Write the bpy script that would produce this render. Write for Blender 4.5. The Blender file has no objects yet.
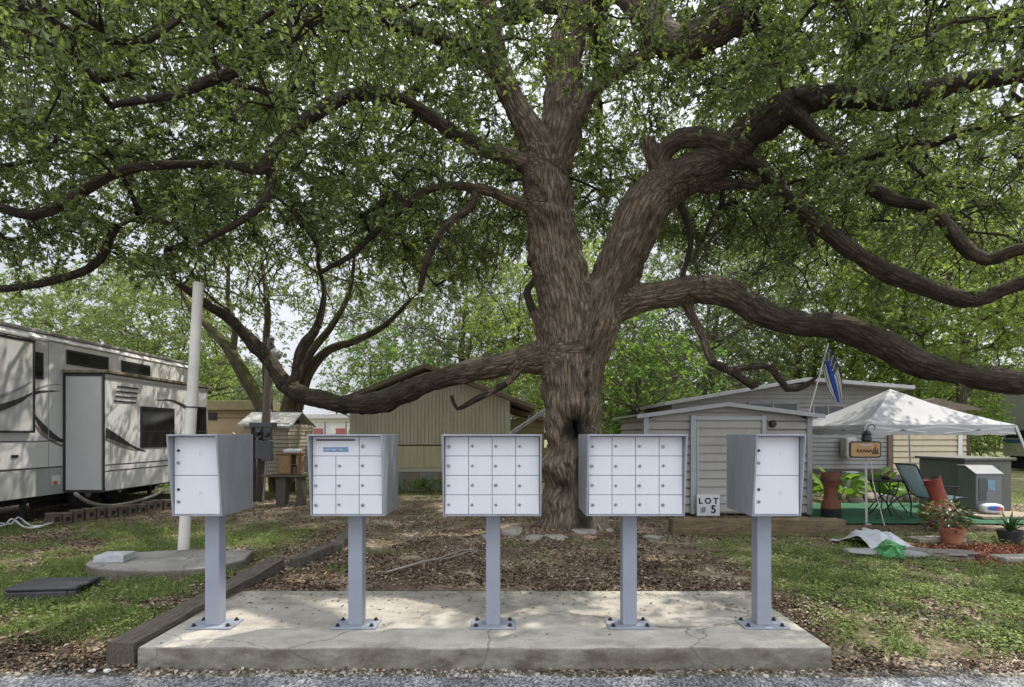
import bpy, bmesh, math, random
import numpy as np
from mathutils import Vector, Matrix, kdtree
random.seed(7); rng = np.random.default_rng(7)
sc = bpy.context.scene; COL = sc.collection
R = math.radians
F, CX, HY, EYE = 560.0, 512.0, 434.0, 1.6

def P(px, py, Y):                       # photo point at a known distance -> world point
    return np.array([(px-CX)/F*Y, Y, EYE-(py-HY)/F*Y])
def G(px, py, z=0.0):                   # photo point lying on level z
    return P(px, py, (EYE-z)*F/(py-HY))

# ------------------------------------------------------------------ noise
def _hash(ix, iy, iz, seed):
    h = (ix.astype(np.int64)*374761393 + iy.astype(np.int64)*668265263 + iz.astype(np.int64)*2147483647 + seed*974711) & 0x7fffffff
    h = ((h ^ (h >> 13))*1274126177) & 0x7fffffff
    h = ((h ^ (h >> 16))*668265263) & 0x7fffffff
    return (h ^ (h >> 15))/float(0x7fffffff)
def vnoise(p, seed=0):
    p = np.asarray(p, float)
    i = np.floor(p).astype(np.int64); f = p-i; f = f*f*(3-2*f)
    r = 0
    for a in (0, 1):
        for b in (0, 1):
            for c in (0, 1):
                w = (f[:, 0] if a else 1-f[:, 0])*(f[:, 1] if b else 1-f[:, 1])*(f[:, 2] if c else 1-f[:, 2])
                r = r+w*_hash(i[:, 0]+a, i[:, 1]+b, i[:, 2]+c, seed)
    return r
def fbm(p, seed=0, octv=4):
    p = np.asarray(p, float); s = 0; a = .5
    for o in range(octv):
        s = s+a*vnoise(p*2**o+17.3*o, seed+o); a *= .5
    return s/(1-.5**octv)
def fbm2(x, y, sc_=1.0, seed=0, octv=4):
    x = np.atleast_1d(np.asarray(x, float)); y = np.atleast_1d(np.asarray(y, float))
    return fbm(np.stack([x*sc_, y*sc_, np.zeros_like(x)+.37], 1), seed, octv)

# ------------------------------------------------------------------ materials
def nt_new(name):
    m = bpy.data.materials.new(name); m.use_nodes = True
    nt = m.node_tree; nt.nodes.clear()
    return m, nt, nt.nodes, nt.links
def rgb(c): return (c[0], c[1], c[2], 1)
def mat(name, col, rough=.6, metal=0.0, var=.2, vscale=5.0, col2=None, bump=0.0, bscale=60.0, spec=.5, stretch=(1, 1, 1), dirt=0.0, dirtcol=(.08, .065, .05), transl=0.0):
    m, nt, N, L = nt_new(name)
    out = N.new('ShaderNodeOutputMaterial'); b = N.new('ShaderNodeBsdfPrincipled')
    tc = N.new('ShaderNodeTexCoord'); mp = N.new('ShaderNodeMapping'); mp.inputs['Scale'].default_value = stretch
    L.new(tc.outputs['Object'], mp.inputs['Vector'])
    n = N.new('ShaderNodeTexNoise'); n.inputs['Scale'].default_value = vscale; n.inputs['Detail'].default_value = 6; n.inputs['Roughness'].default_value = .62
    L.new(mp.outputs[0], n.inputs['Vector'])
    r = N.new('ShaderNodeValToRGB'); r.color_ramp.elements[0].position = .3; r.color_ramp.elements[1].position = .72
    c1 = [max(0, c*(1-var)) for c in col]; c2 = col2 if col2 else [min(1, c*(1+var)) for c in col]
    r.color_ramp.elements[0].color = rgb(c1); r.color_ramp.elements[1].color = rgb(c2)
    L.new(n.outputs['Fac'], r.inputs['Fac'])
    src = r.outputs['Color']
    if dirt > 0:
        n2 = N.new('ShaderNodeTexNoise'); n2.inputs['Scale'].default_value = vscale*.45; n2.inputs['Detail'].default_value = 8; n2.inputs['Roughness'].default_value = .7
        mp2 = N.new('ShaderNodeMapping'); mp2.inputs['Scale'].default_value = (1.6, 1.6, .5); L.new(tc.outputs['Object'], mp2.inputs['Vector']); L.new(mp2.outputs[0], n2.inputs['Vector'])
        r2 = N.new('ShaderNodeValToRGB'); r2.color_ramp.elements[0].position = .48; r2.color_ramp.elements[1].position = .75
        r2.color_ramp.elements[0].color = (0, 0, 0, 1); r2.color_ramp.elements[1].color = (dirt, dirt, dirt, 1)
        L.new(n2.outputs['Fac'], r2.inputs['Fac'])
        mx = N.new('ShaderNodeMixRGB'); L.new(r2.outputs['Color'], mx.inputs['Fac']); L.new(src, mx.inputs['Color1']); mx.inputs['Color2'].default_value = rgb(dirtcol)
        src = mx.outputs['Color']
    L.new(src, b.inputs['Base Color'])
    b.inputs['Roughness'].default_value = rough; b.inputs['Metallic'].default_value = metal; b.inputs['Specular IOR Level'].default_value = spec
    if bump > 0:
        nb = N.new('ShaderNodeTexNoise'); nb.inputs['Scale'].default_value = bscale; nb.inputs['Detail'].default_value = 5
        L.new(mp.outputs[0], nb.inputs['Vector'])
        bp = N.new('ShaderNodeBump'); bp.inputs['Strength'].default_value = bump; bp.inputs['Distance'].default_value = .02
        L.new(nb.outputs['Fac'], bp.inputs['Height']); L.new(bp.outputs[0], b.inputs['Normal'])
    if transl > 0:
        t = N.new('ShaderNodeBsdfTranslucent'); L.new(src, t.inputs['Color']); ms = N.new('ShaderNodeMixShader'); ms.inputs[0].default_value = transl
        L.new(b.outputs[0], ms.inputs[1]); L.new(t.outputs[0], ms.inputs[2]); L.new(ms.outputs[0], out.inputs[0])
    else:
        L.new(b.outputs[0], out.inputs[0])
    return m
def leaf_mat(name, cols, transl=.35, tcol=(.16, .22, .03), rough=.45, spec=.5):
    m, nt, N, L = nt_new(name)
    out = N.new('ShaderNodeOutputMaterial'); b = N.new('ShaderNodeBsdfPrincipled')
    g = N.new('ShaderNodeNewGeometry'); r = N.new('ShaderNodeValToRGB')
    els = r.color_ramp.elements
    while len(els) < len(cols): els.new(.5)
    for i, c in enumerate(cols):
        els[i].position = i/(len(cols)-1); els[i].color = rgb(c)
    tc = N.new('ShaderNodeTexCoord'); n = N.new('ShaderNodeTexNoise'); n.inputs['Scale'].default_value = .9; n.inputs['Detail'].default_value = 2
    L.new(tc.outputs['Object'], n.inputs['Vector'])
    ad = N.new('ShaderNodeMath'); ad.operation = 'MULTIPLY_ADD'; L.new(n.outputs['Fac'], ad.inputs[0]); ad.inputs[1].default_value = 1.1; ad.inputs[2].default_value = -.55
    a2 = N.new('ShaderNodeMath'); a2.use_clamp = True; L.new(g.outputs['Random Per Island'], a2.inputs[0]); L.new(ad.outputs[0], a2.inputs[1])
    L.new(a2.outputs[0], r.inputs['Fac'])
    L.new(r.outputs['Color'], b.inputs['Base Color']); b.inputs['Roughness'].default_value = rough; b.inputs['Specular IOR Level'].default_value = spec
    if transl > 0:
        t = N.new('ShaderNodeBsdfTranslucent'); mx = N.new('ShaderNodeMixRGB'); mx.inputs['Fac'].default_value = .6
        L.new(r.outputs['Color'], mx.inputs['Color1']); mx.inputs['Color2'].default_value = rgb(tcol); L.new(mx.outputs[0], t.inputs['Color'])
        ms = N.new('ShaderNodeMixShader'); ms.inputs[0].default_value = transl
        L.new(b.outputs[0], ms.inputs[1]); L.new(t.outputs[0], ms.inputs[2]); L.new(ms.outputs[0], out.inputs[0])
    else:
        L.new(b.outputs[0], out.inputs[0])
    return m
def bark_mat(name, dark, light, moss=None, sx=27.0):
    m, nt, N, L = nt_new(name)
    out = N.new('ShaderNodeOutputMaterial'); b = N.new('ShaderNodeBsdfPrincipled')
    at = N.new('ShaderNodeAttribute'); at.attribute_name = 'bark'; tc = N.new('ShaderNodeTexCoord')
    def noise(src, s, d=6, r=.6):
        n = N.new('ShaderNodeTexNoise'); n.inputs['Scale'].default_value = s; n.inputs['Detail'].default_value = d; n.inputs['Roughness'].default_value = r; L.new(src, n.inputs['Vector']); return n
    def ramp(src, a, c, ca, cb):
        r = N.new('ShaderNodeValToRGB'); e = r.color_ramp.elements; e[0].position = a; e[1].position = c; e[0].color = rgb(ca); e[1].color = rgb(cb); L.new(src, r.inputs['Fac']); return r.outputs['Color']
    def math_(op, a, c, clamp=False):
        n = N.new('ShaderNodeMath'); n.operation = op; n.use_clamp = clamp
        for k, v in enumerate((a, c)):
            if isinstance(v, (int, float)): n.inputs[k].default_value = v
            else: L.new(v, n.inputs[k])
        return n.outputs[0]
    wn = noise(at.outputs['Vector'], 7, 3); vm = N.new('ShaderNodeVectorMath'); vm.operation = 'MULTIPLY_ADD'; L.new(wn.outputs['Color'], vm.inputs[0]); vm.inputs[1].default_value = (.03, .03, .03); L.new(at.outputs['Vector'], vm.inputs[2])
    n1 = noise(vm.outputs[0], sx*.8, 3, .55).outputs['Fac']; n2 = noise(vm.outputs[0], sx*1.9, 4, .6).outputs['Fac']; iso = noise(tc.outputs['Object'], 85, 6, .75).outputs['Fac']
    v = N.new('ShaderNodeTexVoronoi'); v.feature = 'DISTANCE_TO_EDGE'; v.inputs['Scale'].default_value = sx*.62; mp = N.new('ShaderNodeMapping'); mp.inputs['Scale'].default_value = (1, 1, .55); L.new(vm.outputs[0], mp.inputs['Vector']); L.new(mp.outputs[0], v.inputs['Vector'])
    c0 = math_('MULTIPLY', v.outputs['Distance'], 4.2, True)
    c1 = math_('MULTIPLY', math_('ABSOLUTE', math_('SUBTRACT', n1, .5), 0), 13.0, True); c2 = math_('MULTIPLY', math_('ABSOLUTE', math_('SUBTRACT', n2, .5), 0), 9.0, True)
    crack = math_('MULTIPLY', math_('MULTIPLY', math_('ADD', math_('MULTIPLY', c0, .78), .22), math_('ADD', math_('MULTIPLY', c1, .55), .45)), math_('ADD', math_('MULTIPLY', c2, .35), .65))
    h = math_('ADD', math_('MULTIPLY', crack, .62), math_('MULTIPLY', math_('ADD', math_('MULTIPLY', n2, .7), math_('MULTIPLY', iso, 1.5)), .20))
    base = ramp(h, .22, .80, dark, light)
    tint = ramp(noise(tc.outputs['Object'], 1.7, 6, .65).outputs['Fac'], .3, .7, (.58, .54, .51), (1.15, 1.13, 1.1))
    pt = N.new('ShaderNodeMixRGB'); pt.blend_type = 'MULTIPLY'; pt.inputs['Fac'].default_value = .95; L.new(base, pt.inputs['Color1']); L.new(tint, pt.inputs['Color2'])
    ca = N.new('ShaderNodeAttribute'); ca.attribute_name = 'shade_and_tone'  # per-vertex darkening: painted shade plus darker limb tone
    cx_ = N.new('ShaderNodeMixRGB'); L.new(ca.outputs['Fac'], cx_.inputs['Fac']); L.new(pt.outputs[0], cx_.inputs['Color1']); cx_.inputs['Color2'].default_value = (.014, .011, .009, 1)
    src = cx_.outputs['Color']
    if moss:
        g = N.new('ShaderNodeNewGeometry'); sp = N.new('ShaderNodeSeparateXYZ'); L.new(g.outputs['Normal'], sp.inputs[0])
        up = math_('MULTIPLY', math_('ADD', math_('MULTIPLY', sp.outputs['Z'], .55), .12), noise(tc.outputs['Object'], 5).outputs['Fac'], True)
        x2 = N.new('ShaderNodeMixRGB'); L.new(math_('MULTIPLY', up, moss[3], True), x2.inputs['Fac']); L.new(src, x2.inputs['Color1']); x2.inputs['Color2'].default_value = rgb(moss[:3]); src = x2.outputs['Color']
    L.new(src, b.inputs['Base Color']); b.inputs['Roughness'].default_value = .92; b.inputs['Specular IOR Level'].default_value = .2
    bp = N.new('ShaderNodeBump'); bp.inputs['Strength'].default_value = .9; bp.inputs['Distance'].default_value = .05
    L.new(h, bp.inputs['Height']); L.new(bp.outputs[0], b.inputs['Normal']); L.new(b.outputs[0], out.inputs[0])
    return m

# ------------------------------------------------------------------ objects
ORG = {}
def obj(name, mesh, m=None, parent=None):
    o = bpy.data.objects.new(name, mesh); COL.objects.link(o)
    if m is not None:
        for mm in (m if isinstance(m, (list, tuple)) else [m]): mesh.materials.append(mm)
    if parent is not None: o.parent = parent; ORG[o] = ORG[parent]
    else: ORG[o] = np.zeros(3)
    return o
def tag(o, label=None, cat=None, group=None, kind=None):
    if label: o['label'] = label
    if cat: o['category'] = cat
    if group: o['group'] = group
    if kind: o['kind'] = kind
    return o
def thing(name, label, cat, loc=(0, 0, 0), group=None):
    o = bpy.data.objects.new(name, None); COL.objects.link(o); o.empty_display_size = .1
    o.location = [float(v) for v in loc]; ORG[o] = np.array([float(v) for v in loc])
    return tag(o, label, cat, group)
def struct(o): o['kind'] = 'structure'; return o
def mesh_np(name, V, faces, smooth=False):
    """faces: list of int arrays (n,k)"""
    me = bpy.data.meshes.new(name); V = np.asarray(V, np.float32)
    me.vertices.add(len(V)); me.vertices.foreach_set('co', V.ravel())
    faces = [np.asarray(f, np.int32) for f in faces if len(f)]
    nl = sum(f.size for f in faces); npoly = sum(len(f) for f in faces)
    me.loops.add(nl); me.polygons.add(npoly)
    me.loops.foreach_set('vertex_index', np.concatenate([f.ravel() for f in faces]))
    tot = np.concatenate([np.full(len(f), f.shape[1], np.int32) for f in faces])
    st = np.zeros(npoly, np.int32); st[1:] = np.cumsum(tot)[:-1]
    me.polygons.foreach_set('loop_start', st)
    if smooth: me.polygons.foreach_set('use_smooth', np.ones(npoly, bool))
    me.update(calc_edges=True); return me
class MB:
    def __init__(s): s.v = []; s.f = []; s.n = 0; s.mi = []; s.cur = 0
    def add(s, V, Fs):
        V = np.asarray(V, float).reshape(-1, 3)
        s.v.append(V); s.f += [tuple(int(i)+s.n for i in f) for f in Fs]; s.mi += [s.cur]*len(Fs); s.n += len(V); return s
    def box(s, lo, hi, rz=0, M=None, taper=None):
        x0, y0, z0 = lo; x1, y1, z1 = hi
        V = np.array([[x0, y0, z0], [x1, y0, z0], [x1, y1, z0], [x0, y1, z0], [x0, y0, z1], [x1, y0, z1], [x1, y1, z1], [x0, y1, z1]], float)
        if rz:
            c = V.mean(0); a = math.cos(rz); b = math.sin(rz); d = V-c
            V = np.stack([c[0]+a*d[:, 0]-b*d[:, 1], c[1]+b*d[:, 0]+a*d[:, 1], V[:, 2]], 1)
        if M is not None: V = V@M[:3, :3].T+M[:3, 3]
        return s.add(V, [(0, 3, 2, 1), (4, 5, 6, 7), (0, 1, 5, 4), (1, 2, 6, 5), (2, 3, 7, 6), (3, 0, 4, 7)])
    def bar(s, a, b, w, h, up=(0, 0, 1)):
        a = np.asarray(a, float); b = np.asarray(b, float); d = b-a; d /= np.linalg.norm(d)
        u = np.cross(d, up); 
        if np.linalg.norm(u) < 1e-6: u = np.array([1., 0, 0])
        u /= np.linalg.norm(u); v = np.cross(u, d)
        V = []
        for p in (a, b):
            for su, sv in ((-1, -1), (1, -1), (1, 1), (-1, 1)): V.append(p+u*su*w/2+v*sv*h/2)
        return s.add(V, [(0, 1, 2, 3), (7, 6, 5, 4), (0, 4, 5, 1), (1, 5, 6, 2), (2, 6, 7, 3), (3, 7, 4, 0)])
    def tube(s, pts, r, n=8, cap=True):
        V, Fq, caps = tube_np(np.asarray(pts, float), np.broadcast_to(np.asarray(r, float), (len(pts),)), n)
        s.add(V, [tuple(f) for f in Fq]+(caps if cap else [])); return s
    def lathe(s, c, prof, n=20, cap=True):
        c = np.asarray(c, float); V = []; Fs = []
        for r, z in prof:
            for k in range(n):
                a = 2*math.pi*k/n; V.append(c+[r*math.cos(a), r*math.sin(a), z])
        for i in range(len(prof)-1):
            for k in range(n):
                k2 = (k+1) % n; Fs.append((i*n+k, i*n+k2, (i+1)*n+k2, (i+1)*n+k))
        if cap:
            Fs.append(tuple(range(n-1, -1, -1))); Fs.append(tuple((len(prof)-1)*n+k for k in range(n)))
        return s.add(V, Fs)
    def prism(s, poly, d0, d1, axis='y'):
        n = len(poly); V = []
        for d in (d0, d1):
            for a, b in poly:
                V.append({'y': (a, d, b), 'x': (d, a, b), 'z': (a, b, d)}[axis])
        return s.add(V, [tuple(range(n)), tuple(range(2*n-1, n-1, -1))]+[(i, i+n, (i+1) % n+n, (i+1) % n) for i in range(n)])
    def grid(s, A):
        A = np.asarray(A, float); h, w = A.shape[:2]
        return s.add(A.reshape(-1, 3), [(i*w+j, i*w+j+1, (i+1)*w+j+1, (i+1)*w+j) for i in range(h-1) for j in range(w-1)])
    def build(s, name, m, parent=None, smooth=False, bevel=0, seg=2, noise=0, nscale=3, sub=0, seed=1):
        V = np.concatenate(s.v) if s.v else np.zeros((0, 3))
        if parent is not None: V = V-ORG[parent]
        me = bpy.data.meshes.new(name); me.from_pydata(V.tolist(), [], s.f); me.update()
        bm = bmesh.new(); bm.from_mesh(me); bmesh.ops.recalc_face_normals(bm, faces=bm.faces)
        if sub: bmesh.ops.subdivide_edges(bm, edges=bm.edges, cuts=sub, use_grid_fill=True)
        bm.to_mesh(me); bm.free()
        if noise:
            C = np.empty(len(me.vertices)*3); me.vertices.foreach_get('co', C); C = C.reshape(-1, 3)
            D = np.stack([fbm(C*nscale+k*31.7, seed+k, 3)-.5 for k in range(3)], 1)*noise*2
            me.vertices.foreach_set('co', (C+D).ravel()); me.update()
        if smooth:
            me.polygons.foreach_set('use_smooth', np.ones(len(me.polygons), bool))
            if smooth == 'auto':
                try: me.set_sharp_from_angle(angle=R(40))
                except Exception: pass
        if len(set(s.mi)) > 1 and not sub: me.polygons.foreach_set('material_index', np.array(s.mi, np.int32))
        o = obj(name, me, m, parent)
        if bevel:
            b = o.modifiers.new('bevel', 'BEVEL'); b.width = bevel; b.segments = seg; b.limit_method = 'ANGLE'; b.angle_limit = R(35)
        return o
def tube_np(pts, rad, n=8):
    m = len(pts); t = np.gradient(pts, axis=0); t /= np.linalg.norm(t, axis=1)[:, None]+1e-9
    u = np.cross(t[0], [.13, .27, .95]); 
    if np.linalg.norm(u) < 1e-3: u = np.cross(t[0], [1, 0, 0])
    U = np.zeros_like(pts)
    for i in range(m):
        u = u-t[i]*u.dot(t[i]); u = u/(np.linalg.norm(u)+1e-9); U[i] = u
    W = np.cross(t, U); a = np.arange(n)*2*math.pi/n
    V = pts[:, None]+rad[:, None, None]*(np.cos(a)[None, :, None]*U[:, None]+np.sin(a)[None, :, None]*W[:, None])
    i = np.arange(m-1)[:, None]*n; k = np.arange(n)[None]; k2 = (k+1) % n
    Fq = np.stack([i+k, i+k2, i+n+k2, i+n+k], 2).reshape(-1, 4)
    return V.reshape(-1, 3), Fq, [tuple(range(n-1, -1, -1)), tuple((m-1)*n+k for k in range(n))]
def crom(pts, step=.12):
    pts = np.asarray(pts, float); Q = np.vstack([2*pts[0]-pts[1], pts, 2*pts[-1]-pts[-2]]); out = []
    for i in range(1, len(Q)-2):
        n = max(2, int(np.linalg.norm((Q[i+1]-Q[i])[:3])/step)); t = np.linspace(0, 1, n, endpoint=False)[:, None]
        out.append(.5*((2*Q[i])+(-Q[i-1]+Q[i+1])*t+(2*Q[i-1]-5*Q[i]+4*Q[i+1]-Q[i+2])*t**2+(-Q[i-1]+3*Q[i]-3*Q[i+1]+Q[i+2])*t**3))
    out.append(Q[-2][None]); return np.vstack(out)
def copy_tree(o, parent=None):
    c = o.copy(); COL.objects.link(c); c.parent = parent; ORG[c] = ORG[o].copy()
    for ch in list(o.children): copy_tree(ch, c)
    return c
def text(name, s, size, M, m, parent, extrude=.001):
    cu = bpy.data.curves.new(name, 'FONT'); cu.body = s; cu.size = size; cu.extrude = extrude; cu.align_x = 'CENTER'; cu.align_y = 'CENTER'
    cu.offset = .006; tmp = bpy.data.objects.new('tmp', cu); COL.objects.link(tmp); dg = bpy.context.evaluated_depsgraph_get(); me = bpy.data.meshes.new_from_object(tmp.evaluated_get(dg)); bpy.data.objects.remove(tmp)
    o = bpy.data.objects.new(name, me); COL.objects.link(o); me.materials.clear(); me.materials.append(m); o.parent = parent; o.matrix_local = M; ORG[o] = ORG[parent]; return o

# ------------------------------------------------------------------ ground shape and cover
SLAB = (-2.81, 2.40, 4.20, 5.72)
def gz(x, y):
    x = np.asarray(x, float); y = np.asarray(y, float)
    t = np.clip((5.5-y)/1.3, 0, 1); t = t*t*(3-2*t)
    z = -.02-.155*t+(fbm2(x.ravel(), y.ravel(), .6, 3, 3).reshape(x.shape)-.5)*.05*np.clip((y-4.3)/1.2, 0, 1)+(fbm2(x.ravel(), y.ravel(), 4., 5, 3).reshape(x.shape)-.5)*.025*np.clip((y-4.1)/.4, 0, 1)
    dt = np.sqrt((x-1.05)**2+(y-9.6)**2); z = z+.10*np.exp(-(dt/1.3)**2)
    z = np.where(y > 22, z*np.clip((60-y)/38, 0, 1), z)
    return z
def smst(a, b, x): t = np.clip((x-a)/(b-a), 0, 1); return t*t*(3-2*t)
def grass_w(x, y):
    n = fbm2(x, y, .6, 11, 4); n2 = fbm2(x, y, 2.6, 12, 3)
    left = smst(-2.9, -3.6, x)*smst(4.5, 5.0, y)*smst(10.8, 9.3, y)
    right = smst(2.5, 3.3, x)*smst(4.3, 4.75, y)*smst(9.5, 8.4, y)
    far = smst(13, 16, y)*.9+smst(8.6, 9.3, x)*smst(12.6, 13.2, y)
    w = np.maximum(left*smst(.42, .53, n*.4+n2*.4+.2*fbm2(x, y, 7., 13, 2)+.02), right*smst(.37, .50, n*.35+n2*.45+.2*fbm2(x, y, 7., 13, 2)+.035))
    dry = np.exp(-(((x-3.9)/.75)**2+((y-5.05)/.33)**2)); w = w*(1-.9*dry)
    w = np.maximum(w, far*smst(.2, .4, n)); mid = smst(.60, .70, n2)*.35*smst(6.2, 6.6, y); w = np.maximum(w, mid)
    bed = np.exp(-(((x-6.6)/1.3)**4+((y-7.5)/.85)**4)); w = w*(1-bed)
    return np.clip(w, 0, 1)
def red_w(x, y):
    return smst(.45, .6, np.exp(-(((x-6.75)/1.35)**4+((y-7.5)/.8)**4))+(fbm2(x, y, 3, 8, 3)-.5)*.35)
def axis(pts):
    out = []
    for a, b, s in pts: out.append(np.arange(a, b, s))
    return np.unique(np.round(np.concatenate(out), 4))
gx = axis([(-140, -30, 6), (-30, -12, .8), (-12, -5, .14), (-5, 5, .07), (5, 10, .1), (10, 30, .8), (30, 141, 6)])
gy = axis([(-40, 2, 6), (2, 4, .5), (4.0, 8.5, .06), (8.5, 14, .12), (14, 30, .6), (30, 261, 8)])
XX, YY = np.meshgrid(gx, gy); ZZ = gz(XX, YY)
inside = (XX > SLAB[0]+.05) & (XX < SLAB[1]-.05) & (YY > SLAB[2]+.06) & (YY < SLAB[3]-.05); ZZ[inside] = -.2
ZZ[YY < 4.05] = -.21
V = np.stack([XX, YY, ZZ], 2).reshape(-1, 3); w_, h_ = len(gx), len(gy)
ii = (np.arange(h_-1)[:, None]*w_+np.arange(w_-1)[None]).ravel()
me = mesh_np('ground', V, [np.stack([ii, ii+1, ii+w_+1, ii+w_], 1)], True)
for nm, fn in (('grass', grass_w), ('red', red_w)):
    a = me.attributes.new(nm, 'FLOAT', 'POINT'); a.data.foreach_set('value', fn(V[:, 0], V[:, 1]).astype(np.float32))
def ground_mat():
    m, nt, N, L = nt_new('soil and litter')
    out = N.new('ShaderNodeOutputMaterial'); b = N.new('ShaderNodeBsdfPrincipled'); tc = N.new('ShaderNodeTexCoord')
    def noise(s, d=6, r=.65):
        n = N.new('ShaderNodeTexNoise'); n.inputs['Scale'].default_value = s; n.inputs['Detail'].default_value = d; n.inputs['Roughness'].default_value = r; L.new(tc.outputs['Object'], n.inputs['Vector']); return n
    n1 = noise(1.1); n2 = noise(34, 6, .7); v = N.new('ShaderNodeTexVoronoi'); v.inputs['Scale'].default_value = 38; L.new(tc.outputs['Object'], v.inputs['Vector'])
    def ramp(src, stops):
        r = N.new('ShaderNodeValToRGB'); e = r.color_ramp.elements
        while len(e) < len(stops): e.new(.5)
        for i, (p, c) in enumerate(stops): e[i].position = p; e[i].color = rgb(c)
        L.new(src, r.inputs['Fac']); return r.outputs['Color']
    base = ramp(n1.outputs['Fac'], [(.3, (.085, .06, .042)), (.5, (.17, .13, .095)), (.66, (.38, .32, .25))])
    sp = ramp(v.outputs['Color'], [(.1, (.45, .42, .4)), (.5, (.9, .87, .85)), (.95, (1.7, 1.65, 1.5))])
    mx = N.new('ShaderNodeMixRGB'); mx.blend_type = 'MULTIPLY'; mx.inputs['Fac'].default_value = .8; L.new(base, mx.inputs['Color1']); L.new(sp, mx.inputs['Color2'])
    gcol = ramp(n2.outputs['Fac'], [(.3, (.07, .085, .03)), (.7, (.17, .20, .075))])
    ag = N.new('ShaderNodeAttribute'); ag.attribute_name = 'grass'; ar = N.new('ShaderNodeAttribute'); ar.attribute_name = 'red'
    gm = N.new('ShaderNodeMath'); gm.operation = 'MULTIPLY'; gm.inputs[1].default_value = .72; L.new(ag.outputs['Fac'], gm.inputs[0])
    m2 = N.new('ShaderNodeMixRGB'); L.new(gm.outputs[0], m2.inputs['Fac']); L.new(mx.outputs[0], m2.inputs['Color1']); L.new(gcol, m2.inputs['Color2'])
    rc = ramp(n2.outputs['Fac'], [(.3, (.10, .03, .018)), (.7, (.28, .10, .06))])
    m3 = N.new('ShaderNodeMixRGB'); L.new(ar.outputs['Fac'], m3.inputs['Fac']); L.new(m2.outputs[0], m3.inputs['Color1']); L.new(rc, m3.inputs['Color2'])
    L.new(m3.outputs[0], b.inputs['Base Color']); b.inputs['Roughness'].default_value = .95; b.inputs['Specular IOR Level'].default_value = .2
    bp = N.new('ShaderNodeBump'); bp.inputs['Strength'].default_value = .8; bp.inputs['Distance'].default_value = .02; L.new(n2.outputs['Fac'], bp.inputs['Height']); L.new(bp.outputs[0], b.inputs['Normal'])
    L.new(b.outputs[0], out.inputs[0]); return m
struct(obj('ground', me, ground_mat()))

# ---- leaf-like quads
def leaf_arrays(base, d, nrm, Ln, Wd, fold=.25):
    d = d/(np.linalg.norm(d, axis=1)[:, None]+1e-9); s = np.cross(d, nrm); s /= np.linalg.norm(s, axis=1)[:, None]+1e-9; n = np.cross(s, d)
    Ln = Ln[:, None]; Wd = Wd[:, None]; mid = base+d*Ln*.48+n*Wd*fold
    V = np.stack([base, mid+s*Wd*.5, base+d*Ln-n*Ln*.08, mid-s*Wd*.5], 1).reshape(-1, 3)
    i = np.arange(len(base))*4
    return V, np.concatenate([np.stack([i, i+1, i+2], 1), np.stack([i, i+2, i+3], 1)])
def leaf_arrays_hi(base, d, nrm, Ln, Wd, fold=.18):
    d = d/(np.linalg.norm(d, axis=1)[:, None]+1e-9); s = np.cross(d, nrm); s /= np.linalg.norm(s, axis=1)[:, None]+1e-9; n = np.cross(s, d)
    Ln = Ln[:, None]; Wd = Wd[:, None]
    def q(t, w, z): return base+d*Ln*t+s*Wd*w+n*Wd*z-n*Ln*.12*t*t
    V = np.stack([q(0, 0, 0), q(.25, .36, fold), q(.6, .5, fold), q(1, 0, 0), q(.6, -.5, fold), q(.25, -.36, fold), q(.25, 0, 0), q(.6, 0, 0)], 1).reshape(-1, 3)
    i = np.arange(len(base))*8
    T = [(0, 1, 6), (6, 1, 2), (6, 2, 7), (7, 2, 3), (7, 3, 4), (7, 4, 5), (7, 5, 6), (6, 5, 0)]
    return V, np.concatenate([np.stack([i+a, i+b, i+c], 1) for a, b, c in T])
def unit(n): v = rng.normal(size=(n, 3)); return v/np.linalg.norm(v, axis=1)[:, None]
def sample_ground(n, y0=4.16, y1=15., pw=1.6, wide=1.35):
    u = rng.random(n); k = 1-pw; y = (y0**k+u*(y1**k-y0**k))**(1/k); x = (rng.random(n)*2-1)*y*wide*.92
    return x, y
def off_slab(x, y, pad=.0): return ~((x > SLAB[0]-pad) & (x < SLAB[1]+pad) & (y > SLAB[2]-pad) & (y < SLAB[3]+pad))

# fallen leaves
x, y = sample_ground(155000); gw = grass_w(x, y); clump = fbm2(x, y, 2.2, 21, 3)
keep = off_slab(x, y, .02) & (rng.random(len(x)) < (1-.75*gw)*(1-.9*red_w(x, y))*smst(.32, .6, clump+.05)) & ~((x > 5.2) & (y > 9.4) & (y < 13.2) & (x < 10))
x, y = x[keep], y[keep]; n = len(x)
nr = np.stack([rng.normal(0, .35, n), rng.normal(0, .35, n), np.ones(n)], 1); a = rng.random(n)*6.283
d = np.stack([np.cos(a), np.sin(a), rng.normal(0, .25, n)], 1)
Ln = rng.uniform(.025, .06, n)
V, T = leaf_arrays(np.stack([x, y, gz(x, y)+rng.uniform(.003, .022, n)], 1), d, nr, Ln, Ln*rng.uniform(.35, .6, n), .35)
tag(obj('fallen_leaves', mesh_np('fallen_leaves', V, [T]), leaf_mat('dead leaves', [(.04, .026, .017), (.085, .056, .037), (.16, .11, .07), (.27, .20, .13), (.45, .38, .30)], 0, rough=.75, spec=.25)), kind='stuff')
xs_, ys_ = rng.uniform(SLAB[0]+.05, SLAB[1]-.05, 420), SLAB[3]-.03-np.abs(rng.normal(0, .45, 420)); k_ = ys_ > SLAB[2]+.03; xs_, ys_ = xs_[k_], ys_[k_]; n = len(xs_); a = rng.random(n)*6.283; Ln = rng.uniform(.012, .045, n)
V, T = leaf_arrays(np.stack([xs_, ys_, np.full(n, .006)], 1), np.stack([np.cos(a), np.sin(a), 0*a], 1), np.stack([rng.normal(0, .15, n), rng.normal(0, .15, n), np.ones(n)], 1), Ln, Ln*.4, .2)
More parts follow.
